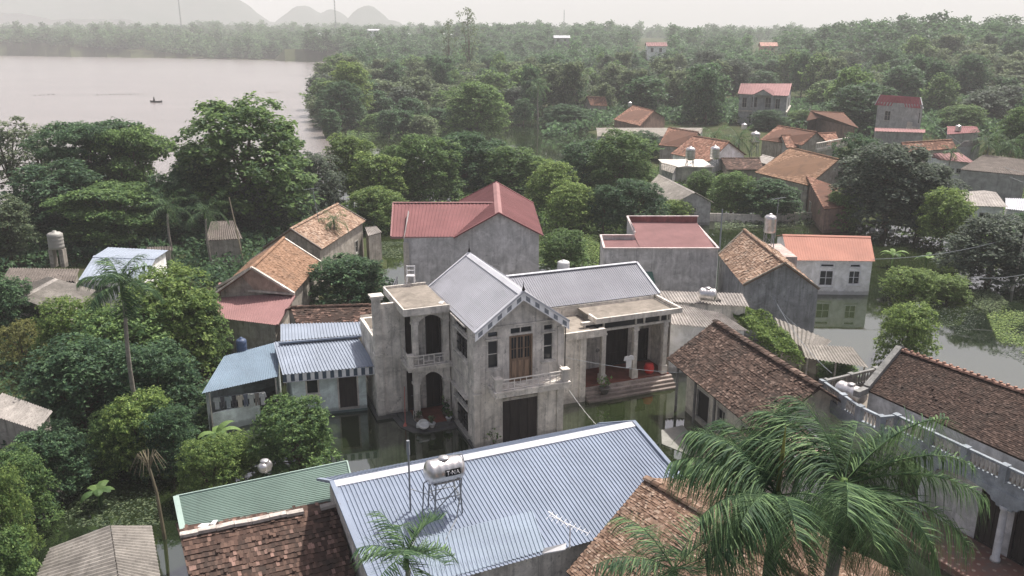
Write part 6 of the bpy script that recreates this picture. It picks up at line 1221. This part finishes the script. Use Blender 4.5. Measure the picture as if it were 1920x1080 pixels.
def mast(label, px, D, pytop, r=.6):
    x = (px-960)/FPX*D; m_ = MB(); z = CAM_H-(pytop-60)/FPX*D
    for a in range(3): t = a*2.09; m_.tube([(x+r*math.cos(t), D+r*math.sin(t), 0), (x+r*.5*math.cos(t), D+r*.5*math.sin(t), z)], .13, 4)
    n = int(z/3)
    for i in range(n):
        for a in range(3): t0, t1 = a*2.09, (a+1)*2.09; k0, k1 = r*(1-.5*i/n), r*(1-.5*(i+1)/n); m_.tube([(x+k0*math.cos(t0), D+k0*math.sin(t0), i*3), (x+k1*math.cos(t1), D+k1*math.sin(t1), i*3+3)], .06, 3, False)
    single('radio_mast', m_, GREYP, label, 'mast')
mast('tall thin lattice mast rising above the far shore beside the karst hills', 644, 900, -40); mast('lattice mast with a cluster at its top, against the big left hill', 367, 950, 2, .8); mast('faint thin mast on the horizon just right of centre', 1053, 1000, 22, .5)
def wire(label, a, b, sag=.6, r=.012, n=14):
    a, b = V3(a), V3(b); m_ = MB(); m_.tube([lerp(a, b, i/n)-np.array([0, 0, sag*4*(i/n)*(1-i/n)]) for i in range(n+1)], r, 4, False); return single('cable', m_, GREYP, label, 'cable')
G8c = G8['B']
wire('thin cable crossing the right flood from the orange roof to the right bank pole', [G8c[0], G8c[1], 3.1], pB+[0, 0, -.3], .5, .02); wire('low cable sagging over the right flood in front of the far trees', P(1822, 520, 2.2), P(1960, 505, 3.0), .3, .02)
cl_ = wire('washing line stretched across the front of the veranda', Fm(5.1, 3.2, 3.6), P(1300, 700, 2.8), .25, .012)
for k in range(4): wire('bundled cable slanting down the stained gable, strand among four', P(1448, 560+3*k, 3.2), P(1520+6*k, 645, .9), .1, .012)['group'] = 'cables slanting down the stained gable'
for lab, a_, b_ in (('upper power cable over the sheds at the right edge', pF, P(1990, 330, 7)), ('lower power cable over the sheds at the right edge', pF-[0, 0, .5], P(1990, 360, 6)), ('power cable sagging from the crossarm pole toward the orange tiled roofs', pF, pE), ('thin cable from the stained gable to the long brown ridge', P(1448, 552, 3.4), P(1560, 700, 3.5))): wire(lab, a_, b_, .5, .018)
bu = MB(); A_, B_ = Fm(4.95, -.9, 2.9), Fm(7.1, -4.6, .5); 
for i in range(15): p = lerp(A_, B_, i/14)-np.array([0, 0, .5*4*(i/14)*(1-i/14)]); bu.beam(p, p+[.05, 0, -.12], .07, .01); 
bu.tube([lerp(A_, B_, i/14)-np.array([0, 0, .5*4*(i/14)*(1-i/14)]) for i in range(15)], .012, 4); single('rag_line', bu, m_plain('rag_white', (.6, .6, .58)), 'string with white rags hanging from the balcony corner down to the flood', 'string')
# ------------------------------------------------------------------ washing and small things
def shirt(label, c, w_, h_, mat, ang=MA, sleeves=True):
    c = V3(c); u_ = np.array([math.cos(ang), math.sin(ang), 0]); n__ = np.array([-u_[1], u_[0], 0]); m_ = MB()
    out = [(-.2, 0), (-.5, -.08), (-.62, -.38), (-.42, -.44), (-.34, -.28), (-.33, -1), (.33, -1.0), (.34, -.28), (.42, -.44), (.62, -.38), (.5, -.08), (.2, 0), (.08, -.07), (-.08, -.07)] if sleeves else [(-.3, 0), (.3, 0), (.36, -1), (.06, -1), (0, -.4), (-.06, -1), (-.36, -1)]
    F_ = [c+u_*x*w_+np.array([0, 0, y*h_])+n__*(.03*math.sin(x*9)) for x, y in out]; B = [p+n__*.03 for p in F_]; n = len(out); m_.add(F_+B, [tuple(range(n)), tuple(range(2*n-1, n-1, -1))]+[(i, (i+1) % n, n+(i+1) % n, n+i) for i in range(n)])
    return single('shirt' if sleeves else 'trousers', m_, mat, label, 'clothing')
shirt('white shirt hanging on the line in front of the veranda', Fm(10.75, 3.1, 2.62), .55, .8, WHITEP)
um = MB(); c = Fm(5.4, 3.32, 2.9); um.lathe(c, [(.02, .0), (.12, -.08), (.32, -.5), (.34, -.75), (.25, -.8), (.1, -.82)], 9, (0, 0, 1)); um.v[-1][:, :] = c+(um.v[-1]-c)*[1, .25, 1]; single('red_basket', um, m_plain('basket_red', (.5, .07, .06), .6), 'round red net basket hung on the wall left of the veranda', 'basket')
jr = MB(); jr.lathe(Fm(12.9, 4.35, .675), [(.2, 0), (.3, .15), (.33, .4), (.26, .6), (.24, .66)], 18); single('red_jar', jr, REDP, 'round bright red plastic jar on the veranda floor', 'jar', smooth=True)
def potted(label, c, r=.25, h=.35, ph=.8, leaf='mango', potm=None, n=60, name='potted_plant'):
    c = V3(c); T = thing(name, label, 'potted plant', c); m_ = MB(); m_.lathe(c, [(r*.6, 0), (r, h*.8), (r*1.15, h*.85), (r*1.15, h), (r*.9, h), (r*.85, h*.85)], 14); part('pot', m_, potm or m_plain('pot_clay', (.22, .18, .15)), T, smooth=True)
    f_ = MB(); q = unit(n)*RNG.uniform(.3, 1, n)[:, None]*[ph*.5, ph*.5, ph*.45]+c+[0, 0, h+ph*.45]; nn = unit(n)+[0, 0, .6]; nn /= np.linalg.norm(nn, axis=1)[:, None]; leaves(f_, q, nn, RNG.uniform(.12, .24, n))
    s2 = MB()
    for i in range(6): s2.tube([c+[0, 0, h*.8], q[i]], .012, 4)
    part('foliage', f_, LEAF[leaf], T); part('stem', s2, BARK, T)
potted('bushy plant in a wide stone urn on the veranda steps', Fm(9.3, 3.35, .3), .32, .4, .95, potm=m_render('urn_stone', (.16, .15, .14), .6))
potted('plant in a white pot beside the side wall of the two-storey house', Fm(-.42, 3.35, .2), .16, .25, .5, potm=WHITEP, n=30)
potted('dark leafy potted plant on the porch step by the red floor', Fm(-.4, 3.9, .2), .18, .25, .7, 'deep', n=50)
potted('potted plant on a pedestal right of the porch arch', Fm(-.35, 4.1, .9), .15, .2, .4, 'olive', n=30)
potted('small flowering plant at the outer end of the porch step', Fm(-1.5, 2.95, .2), .17, .26, .5, 'olive', potm=WHITEP, n=34)
potted('potted plant against the porch corner column', Fm(-2.05, 3.6, .2), .2, .4, .45, 'olive', n=34)
potted('tall potted shrub against the front wall left of the dark double door', Fm(.85, -.5, .0), .2, .3, 1.1, 'mango', n=40)
mo = MB(); c = Fm(-2.3, 3.3, .32)
wl_ = MB(); pts = [Fm(-2.35, 3.35, .3), Fm(-1.9, 3.15, .5)]; wl_.lathe(Fm(-2.0, 3.0, .35), [(.02, 0), (.28, .05), (.32, .2), (.26, .25), (.2, .1), (.02, .08)], 14, (.3, -.6, 1)); wl_.beam(Fm(-2.3, 3.2, .35), Fm(-1.7, 2.9, .42), .3, .2); single('white_bundle', wl_, m_plain('bundle_white', (.65, .66, .64), .6), 'white plastic bundle with a basin left on the porch step above the flood', 'bundle')
bo = MB(); bo.tube([Fm(-2.75, 4.0, .1), Fm(-2.45, 5.1, 1.9)], .02, 6); bo.tube([Fm(-2.78, 3.95, .02), Fm(-2.75, 4.0, .22)], [.12, .04], 8); single('broom', bo, m_plain('broom_red', (.45, .14, .11)), 'broom with reddish head leaning in the corner left of the porch', 'broom')
mt_ = thing('motorbike', 'dark motorbike parked in the shade of the left porch', 'motorbike', Fm(-1.9, 4.9, .22), MA+.5)
def mbk(f): m_ = MB(); f(m_); return m_
c = Fm(-1.9, 4.75, .22); d_ = np.array([math.cos(MA+1.2), math.sin(MA+1.2), 0])
for s_ in (-.55, .55): part('wheel', mbk(lambda m_: m_.lathe(c+d_*s_+[0, 0, .28]-np.cross(d_, [0, 0, 1])*.04, [(.18, 0), (.28, 0), (.28, .08), (.18, .08)], 16, tuple(np.cross(d_, [0, 0, 1])))), INT, mt_)
part('body', mbk(lambda m_: (m_.beam(c+d_*-.5+[0, 0, .45], c+d_*.25+[0, 0, .5], .2, .25), m_.beam(c+d_*.25+[0, 0, .4], c+d_*.5+[0, 0, .85], .16, .14))), m_plain('bike_blue', (.05, .07, .12), .3), mt_); part('seat', mbk(lambda m_: m_.beam(c+d_*-.5+[0, 0, .66], c+d_*.1+[0, 0, .63], .22, .1)), INT, mt_); part('handlebar', mbk(lambda m_: m_.tube([c+d_*.45+np.cross(d_, [0, 0, 1])*.3+[0, 0, .98], c+d_*.5+[0, 0, .92], c+d_*.45-np.cross(d_, [0, 0, 1])*.3+[0, 0, .98]], .018, 5)), GREYP, mt_)
ch = MB(); q = Fm(-1.3, 8.3, 6.92)
for x in (0, .45):
    for y in (0, .4): ch.beam(q+[x, y, 0], q+[x, y, 1.0 if y else .45], .05, .05)
ch.beam(q+[0, .2, .45], q+[.45, .2, .45], .42, .05); ch.beam(q+[0, .4, .7], q+[.45, .4, .7], .04, .05); ch.beam(q+[0, .4, .95], q+[.45, .4, .95], .04, .07); single('white_chair', ch, WHITEP, 'small white chair frame at the back of the flat porch roof', 'chair')
rub = MB(); rub.beam(Fm(-.45, 4.3, 6.79), Fm(-.25, 4.6, 6.81), .2, .06); rub.beam(Fm(-.5, 4.5, 6.79), Fm(-.3, 4.45, 6.84), .1, .05); single('rag', rub, WHITEP, 'crumpled white rag on the flat porch roof', 'rag')
# clothes above the low wall of the lean-to
CL = thing  # each garment is its own thing
p0, p1 = lerp(P(400, 745, 1.95), P(505, 728, 1.95), 0), P(497, 735, 1.95); cols = [(.5, .52, .52), (.10, .10, .11), (.32, .36, .38), (.06, .06, .07), (.55, .5, .42), (.12, .14, .18), (.45, .47, .45), (.2, .18, .16), (.5, .5, .5)]
ang_ = math.atan2(p1[1]-p0[1], p1[0]-p0[0])
for i, cc in enumerate(cols):
    p = lerp(p0, p1, (i+.5)/len(cols)); s_ = i % 2 == 0; lab = ['pale grey shirt leftmost on the lean-to washing line', 'black trousers second from the left on the lean-to line', 'blue-grey shirt third from the left on the lean-to line', 'dark trousers fourth from the left on the lean-to line', 'cream shirt in the middle of the lean-to line', 'navy trousers just right of the cream shirt on the lean-to line', 'light grey shirt third from the right on the lean-to line', 'brown trousers second from the right on the lean-to line', 'grey shirt rightmost on the lean-to washing line'][i]
    shirt(lab, p, .34, .75, m_plain('cloth_%d' % i, cc, .9), ang_, s_)
ln = MB(); ln.tube([p0, p1], .012, 4); single('washing_line', ln, GREYP, 'short washing line under the blue lean-to roof', 'washing line')
# loose things on the green roof ridge
for px, py, w_, lab in ((380, 990, .5, 'folded pale sheet scrap on the green roof by the broken ridge'), (400, 984, .28, 'small white scrap on the green roof right of the folded one')):
    m_ = MB(); p = P(px, py, 2.72); m_.add([p+[-w_/2, 0, 0], p+[w_*.3, -.1, .02], p+[w_/2, .14, .1], p+[-w_*.2, .2, .05], p+[-w_/2, 0, .03], p+[w_*.3, -.1, .05], p+[w_/2, .14, .13], p+[-w_*.2, .2, .08]], [(4, 5, 6, 7), (3, 2, 1, 0), (0, 1, 5, 4), (1, 2, 6, 5), (2, 3, 7, 6), (3, 0, 4, 7)]); single('sheet_scrap', m_, WHITEP, lab, 'scrap')
# the boat and floating rows on the lake
bt = thing('boat', 'tiny boat with one figure far out on the pale lake', 'boat', P(293, 192, 0)); b_ = P(293, 192, 0); hl = MB()
xs_ = [(-1.9, .4, .05), (-1.2, .25, .4), (0, .15, .5), (1.2, .25, .4), (1.9, .4, .05)]
v = []
for x, z, w_ in xs_: v += [b_+[x, -w_, z+.25], b_+[x, 0, z-.3], b_+[x, w_, z+.25]]
hl.add(v, [(3*i+j, 3*i+j+1, 3*i+j+4, 3*i+j+3) for i in range(4) for j in range(2)]); part('hull', hl, INT, bt)
ps = MB(); ps.lathe(b_+[-.6, 0, .2], [(.3, 0), (.36, .5), (.2, 1.0), (.12, 1.1), (.17, 1.3), (.1, 1.5)], 8); single('person', ps, INT, 'seated figure in dark clothes in the tiny boat on the lake', 'person')
for (x0, x1, y, lab) in ((62, 104, 178, 'left dark row of floating net stakes on the lake'), (180, 272, 177, 'long dark row of floating net stakes on the lake'), (497, 525, 173, 'short faint floating row on the lake toward the wooded point'), (555, 610, 142, 'thin floating row near the wooded point of the lake')):
    m_ = MB(); p, q = P(x0, y+1, 0), P(x1, y-1, 0); n = int(np.linalg.norm(q-p)/1.3)
    for i in range(n): c = lerp(p, q, i/n)+[0, random.uniform(-.3, .3), 0]; m_.beam(c+[0, 0, -.05], c+[1.1, 0, .12*random.random()], .35, .12)
    single('floating_row', m_, m_plain('wet_wood', (.07, .06, .05)), lab, 'floating row')
# banana plants and taro in the flooded garden
def banana(label, x, y, z, h, n=8, group=None, lw=.45):
    T = thing('banana_plant', label, 'banana plant', (x, y, z), 0, group); s_ = MB(); s_.tube([(x, y, z-.5), (x, y, z+h*.55)], [.12, .07], 7); part('stem', s_, LEAF['mango'], T); m_ = MB()
    for i in range(n):
        az_ = i*2.4+random.random(); d = np.array([math.cos(az_), math.sin(az_), 0]); sd = np.array([-d[1], d[0], 0]); p = np.array([x, y, z+h*.5]); e = random.uniform(.7, 1.2); L = h*random.uniform(.5, .8); K = 7; v = []
        for k in range(K+1):
            f = k/K; w_ = lw*math.sin(math.pi*min(1, f*.9+.08))**.6*(.25 if k == 0 else 1)/2; v += [p-sd*w_-[0, 0, w_*.3], p+[0, 0, .0], p+sd*w_-[0, 0, w_*.3]]; p = p+(d*math.cos(e)+np.array([0, 0, math.sin(e)]))*L/K; e -= .3
        m_.add(v, [(3*k+j, 3*k+j+1, 3*k+j+4, 3*k+j+3) for k in range(K) for j in range(2)], random.uniform(.4, 1))
    part('foliage', m_, LEAF['mango'], T)
for i, (px, py, h, lab) in enumerate(((190, 950, 1.5, 'short banana plant half under water at lower left'), (125, 925, 1.4, 'torn banana plant near the left sheds at lower left'), (1672, 500, 2.2, 'banana leaves behind the flooded tree on the right'), (1735, 505, 2.0, 'banana plant peeping right of the flooded tree'), (1700, 412, 2.6, 'banana plant on the right bank beside the huge dark tree'), (410, 850, 2.0, 'banana plant among the bushes left of the pomelo tree'))):
    p = P(px, py, 0); banana(lab, p[0], p[1], 0, h)
bt_ = thing('bare_tree', 'thin bare tree with dry drooping twigs beside the left end of the green roof', 'tree', P(310, 1010, 0)); p = P(310, 1010, 0); m_ = MB(); tp = p+[-.3, 0, 3.7]; m_.tube([p-[0, 0, .5], p+[-.1, 0, 2.2], tp], [.09, .07, .04], 7)
for i in range(16): a = i*2.4; e_ = tp+[.75*math.cos(a), .75*math.sin(a), -.1]; m_.tube([tp-[0, 0, .1*i*.3], lerp(tp, e_, .5)+[0, 0, .45], e_-[0, 0, .2]], [.03, .02, .006], 4)
part('trunk', m_, m_render('dry_bark', (.17, .15, .10), .5), bt_)
# ------------------------------------------------------------------ creeper, floating plants
def patch(name, label, poly_px, n, size, leaf, z=0.0, thick=.25, cat='water plants', up=.9, dens_noise=True):
    po = [tuple(P(*q, z)[:2]) for q in poly_px]; xs, ys = zip(*po); C = []; t = 0
    while len(C) < n and t < n*30:
        t += 1; x, y = random.uniform(min(xs), max(xs)), random.uniform(min(ys), max(ys))
        if inpoly(x, y, po) and (not dens_noise or random.random() < .5+.7*float(vnoise(x, y, .7, 3))+(.5*float(vnoise(x, y, 2.2, 6)) if 'under' not in name else 0)): C.append((x, y, z+random.random()*thick))
    if not C: return
    C = np.array(C); nn = unit(len(C))*(1.05-up)+[0, 0, up]; nn /= np.linalg.norm(nn, axis=1)[:, None]; m_ = MB(); leaves(m_, C, nn, RNG.uniform(.6, 1.3, len(C))*size, asp=.75)
    o = m_.build(name, LEAF[leaf], None, kind='stuff'); o['label'] = label; o['category'] = cat
patch('water_hyacinth', 'mat of pale green floating water plants at the right edge of the flood', [(1850, 590), (1880, 575), (1990, 590), (2000, 680), (1920, 665), (1870, 640)], 5200, .14, 'bright', thick=.12)
patch('driftwood_weed', 'raft of dry reeds and weeds floating beside the flooded trees at right', [(1810, 545), (1860, 545), (1890, 570), (1870, 588), (1830, 580)], 1300, .2, 'gardeny' if 0 else 'olive', thick=.2, up=.6)
patch('floating_weed', 'thin scattered weeds in the pale flood right of the flooded trees', [(1760, 575), (1830, 575), (1850, 600), (1790, 640), (1760, 620)], 380, .13, 'dusky', thick=.05)
patch('floating_weed', 'sparse weeds in the pale flood above the villa roof', [(1850, 655), (1920, 650), (1925, 690), (1870, 690)], 220, .12, 'dusky', thick=.05)
patch('water_hyacinth', 'sunlit carpet of water plants between the red roofed house and the red shed roof', [(1010, 430), (1125, 432), (1122, 500), (1010, 500)], 4200, .2, 'bright', thick=.2)
patch('water_hyacinth', 'strip of floating plants below the boundary wall across the water', [(1340, 405), (1560, 405), (1600, 415), (1500, 425), (1340, 432)], 3200, .28, 'olive', thick=.3)
patch('water_hyacinth', 'patch of floating plants left of the red roofed house', [(700, 455), (755, 455), (755, 485), (715, 485)], 1100, .2, 'olive', thick=.15)
patch('marsh_plants', 'marshy floating plants round the bright water gap in the middle distance', [(655, 222), (820, 222), (850, 245), (760, 262), (740, 240), (700, 262), (650, 262)], 3000, .5, 'mango', thick=.4)
patch('flood_debris', 'floating debris and fallen leaves in the flooded garden at lower left', [(120, 900), (300, 900), (300, 985), (120, 990)], 800, .14, 'olive', thick=.04)
def creeper(name, label, quad, n, leaf='bright', size=.17, th=.5, dn=.8):
    a, b, c, d = quad; U, V_ = RNG.random(n), RNG.random(n); g_ = (a*(1-U)[:, None]+b*U[:, None])*(1-V_)[:, None]+(d*(1-U)[:, None]+c*U[:, None])*V_[:, None]
    g_[:, 2] += th*np.abs(np.sin(g_[:, 0]*2.3)*np.cos(g_[:, 1]*1.9))*RNG.random(n)**.5-(RNG.random(n) < .25)*RNG.random(n)*dn; nn = unit(n)*.6+[0, 0, .7]; nn /= np.linalg.norm(nn, axis=1)[:, None]; m_ = MB(); leaves(m_, g_, nn, RNG.uniform(.6, 1.3, n)*size, asp=.8)
    o = m_.build(name, LEAF[leaf], None, kind='stuff'); o['label'] = label; o['category'] = 'creeper'
creeper('creeper', 'thick bright creeper spilling between the long brown roof and the grey wavy shed', [P(1375, 585, 2.9), P(1430, 640, 2.6), P(1510, 682, 2.2), P(1478, 622, 2.4)], 5200); creeper('creeper', 'thick bright creeper spilling between the long brown roof and the grey wavy shed', [P(1372, 590, 2.9), P(1395, 612, 2.5), P(1450, 600, 2.5), P(1410, 580, 2.9)], 1500)
m_ = MB(); sh = [P(1240, 806, .03), P(1280, 797, .03), P(1326, 850, .03), P(1300, 856, .03), P(1241, 832, .03)][::-1]; m_.add(sh+[p-[0, 0, .05] for p in sh], [tuple(range(5)), (9, 8, 7, 6, 5)]+[(i, 5+i, 5+(i+1) % 5, (i+1) % 5) for i in range(5)]); single('reflection_sheet', m_, m_render('pale_reflection', (.40, .40, .36), .4), 'pale sheet imitating sky reflection on the flood between the blue roof and brown tiled house', 'sheet')  # sky reflection in the flood, put in as a pale solid sheet
# white flood rubbish
for i, (px, py) in enumerate(((1636, 432), (1652, 434), (1672, 436), (1612, 430))):
    m_ = MB(); p = P(px, py, 0); m_.lathe(p, [(.25, 0), (.3, .15), (.15, .3), (.02, .32)], 7); q_ = single('rubbish', m_, WHITEP, 'white scrap of rubbish floating at the foot of the huge dark tree', 'rubbish', 'white rubbish below the huge dark tree')
# ------------------------------------------------------------------ palms
palm_px('areca_palm', 'tall slender areca palm with ringed pale trunk in front of the light blue roof', 262, 850, 562, nf=11, L=2.0, r=.1, ll=.75, els=(1.35, -.35), droop=.9, hang=.7, nl=60, lw=.085, crownshaft=.9, lean=.25)
palm_px('areca_palm', 'small dark areca palm standing against the far orange tiled roof', 632, 520, 420, nf=13, L=1.7, r=.08, ll=.5, els=(1.2, -.8), droop=1.1, hang=.9, nl=26, crownshaft=.4, dead=2)
palm_px('areca_palm', 'palm with drooping fronds among the trees left of the leaning pole', 395, 505, 410, nf=12, L=2.6, r=.1, ll=.7, els=(1.2, -.5), nl=26)
palm_px('areca_palm', 'palm with drooping fronds left of the small dark shed under the trees', 325, 500, 400, nf=12, L=2.6, r=.1, ll=.7, els=(1.2, -.5), nl=26)
palm_px('areca_palm', 'palm whose fronds stand out above the light blue roof in the dark trees', 245, 470, 390, nf=12, L=2.6, r=.1, ll=.7, els=(1.2, -.5), nl=26)
palm_px('areca_palm', 'slim palm left of the pair in front of the far orange roofs', 1335, 320, 262, nf=14, L=3.0, r=.13, ll=.9, lw=.09, els=(1.2, -.9), nl=24, crownshaft=.6)
palm_px('areca_palm', 'bushier palm right of the pair in front of the far orange roofs', 1382, 315, 268, nf=16, L=3.6, r=.13, ll=1.1, lw=.1, els=(1.3, -.8), nl=24, crownshaft=.6)
palm_px('areca_palm', 'dark palm at the right behind the white-walled house, left of two', 1842, 350, 272, nf=16, L=3.0, r=.12, ll=.9, lw=.09, els=(1.2, -.9), nl=24, crownshaft=.6, dead=3)
palm_px('areca_palm', 'dark palm at the right behind the white-walled house, right of two', 1886, 350, 278, nf=14, L=2.8, r=.12, ll=.9, lw=.09, els=(1.2, -.9), nl=24, crownshaft=.6, dead=3)
palm_px('areca_palm', 'yellowish small palm in front of the faded red roof at right', 1773, 360, 290, nf=9, L=1.6, r=.09, ll=.5, lw=.08, els=(1.2, -.4), nl=20, crownshaft=.5)
palm_px('areca_palm', 'far palm rising among the belt trees left of the dark red-brown roof', 1232, 215, 155, nf=16, L=4, r=.15, ll=1.2, lw=.12, els=(1.3, -.9), nl=20)
palm_px('areca_palm', 'far palm deep in the wooded belt right of the large sunlit tree', 1008, 235, 165, nf=16, L=4, r=.15, ll=1.2, lw=.12, els=(1.3, -.9), nl=20)
def palm_at(name, label, px, py, z, **k):
    t = P(px, py, z); return palm(name, label, (t[0], t[1], -.4), t, **k)
palm_at('young_palm', 'young palm with short bright fronds at the bottom centre in front of the blue roof', 762, 1066, 8.8, nf=12, L=1.35, r=.07, ll=.46, lw=.05, els=(1.25, -.2), droop=.8, hang=.35, nl=30, crownshaft=.4)
F_A = [(math.radians(a), e, l) for a, e, l in ((175, .7, 2.7), (150, .95, 2.3), (205, .4, 2.3), (232, .55, 2.2), (262, .55, 2.5), (288, .35, 2.3), (120, .9, 2.4), (70, 1.0, 2.6), (190, -.3, 2.3), (245, -.35, 2.2), (90, 1.45, 1.6), (310, .2, 2.3), (140, .35, 2.5), (218, .05, 2.4), (275, 0, 2.2), (160, .95, 2.6), (300, .6, 2.2))]
palm_at('royal_palm', 'left of the two large foreground palms, with an upright yellow-green spear', 1452, 985, 10.2, r=.16, ll=.95, lw=.034, nl=115, hang=1.1, spear=1.7, dead=2, fr=F_A, separate=True, crownshaft=.9, droop=.85)
F_B = [(math.radians(a), e, l) for a, e, l in ((8, .95, 2.9), (-12, .7, 2.8), (112, 1.0, 2.5), (135, .85, 2.6), (62, .7, 2.3), (35, .6, 2.6), (-38, .2, 2.8), (-65, .35, 2.4), (-95, .35, 2.3), (-20, -.25, 2.8), (150, .7, 2.4), (-50, -.4, 2.4), (20, .3, 2.7), (-28, .55, 2.9), (-80, -.1, 2.4), (80, .5, 2.2), (-110, .6, 2.3))]
palm_at('royal_palm', 'right of the two large foreground palms, its arching fronds over the villa porch', 1575, 965, 10.6, r=.16, ll=1.0, lw=.034, nl=118, hang=1.1, dead=2, fr=F_B, separate=True, crownshaft=.9, droop=.82)
palm_at('young_palm', 'palm crown cut by the bottom edge right of the white antenna', 1262, 1085, 8.5, nf=13, L=2.0, r=.1, ll=.6, lw=.04, els=(.95, -.1), droop=.8, hang=.6, nl=46, crownshaft=.3)

# undergrowth of the flooded gardens
patch('undergrowth', 'dark leafy undergrowth beneath the garden trees on the left side', [(-300, 560), (120, 600), (430, 640), (380, 860), (250, 900), (-300, 900)], 16000, .26, 'deep', thick=1.2, up=.5, cat='undergrowth')
patch('undergrowth', 'dark undergrowth beneath the lakeside trees behind the tiled houses', [(-300, 470), (100, 405), (300, 390), (560, 362), (650, 400), (720, 440), (500, 480), (470, 560), (120, 500), (-300, 600)], 26000, .42, 'deep', thick=1.6, up=.5, cat='undergrowth')
patch('undergrowth', 'leafy undergrowth along the water behind the red roofed house', [(640, 330), (900, 300), (1240, 330), (1240, 420), (1120, 432), (720, 440)], 20000, .42, 'mango', thick=1.4, up=.5, cat='undergrowth')
patch('undergrowth', 'leafy undergrowth along the right bank under the dark trees', [(1230, 392), (1560, 400), (1700, 412), (1790, 436), (1860, 492), (1990, 520), (1990, 400), (1800, 330), (1560, 330), (1230, 330)], 20000, .42, 'mango', thick=1.4, up=.5, cat='undergrowth')
patch('undergrowth', 'green scrub filling the gaps between the far houses and the wooded belt', [(1010, 262), (1180, 236), (1400, 236), (1620, 262), (1990, 262), (1990, 205), (1500, 196), (1100, 196)], 26000, 1.0, 'deep', thick=2.4, up=.45, cat='undergrowth')
# ------------------------------------------------------------------ hazy air
hz = MB(); hz.box(-6600, -60, -12, 6600, 6400, 330)
hv = bpy.data.materials.new('haze_air'); hv.use_nodes = True; t = hv.node_tree; t.nodes.clear()
pv = t.nodes.new('ShaderNodeVolumePrincipled'); ou = t.nodes.new('ShaderNodeOutputMaterial'); t.links.new(pv.outputs[0], ou.inputs['Volume'])
pv.inputs['Color'].default_value = (.93, .94, .945, 1); pv.inputs['Density'].default_value = .0004; pv.inputs['Anisotropy'].default_value = 0.0
hb = hz.build('haze', hv, None, kind='stuff'); hb['label'] = 'thin warm-white haze filling the air over the whole village and lake'; hb['category'] = 'haze'
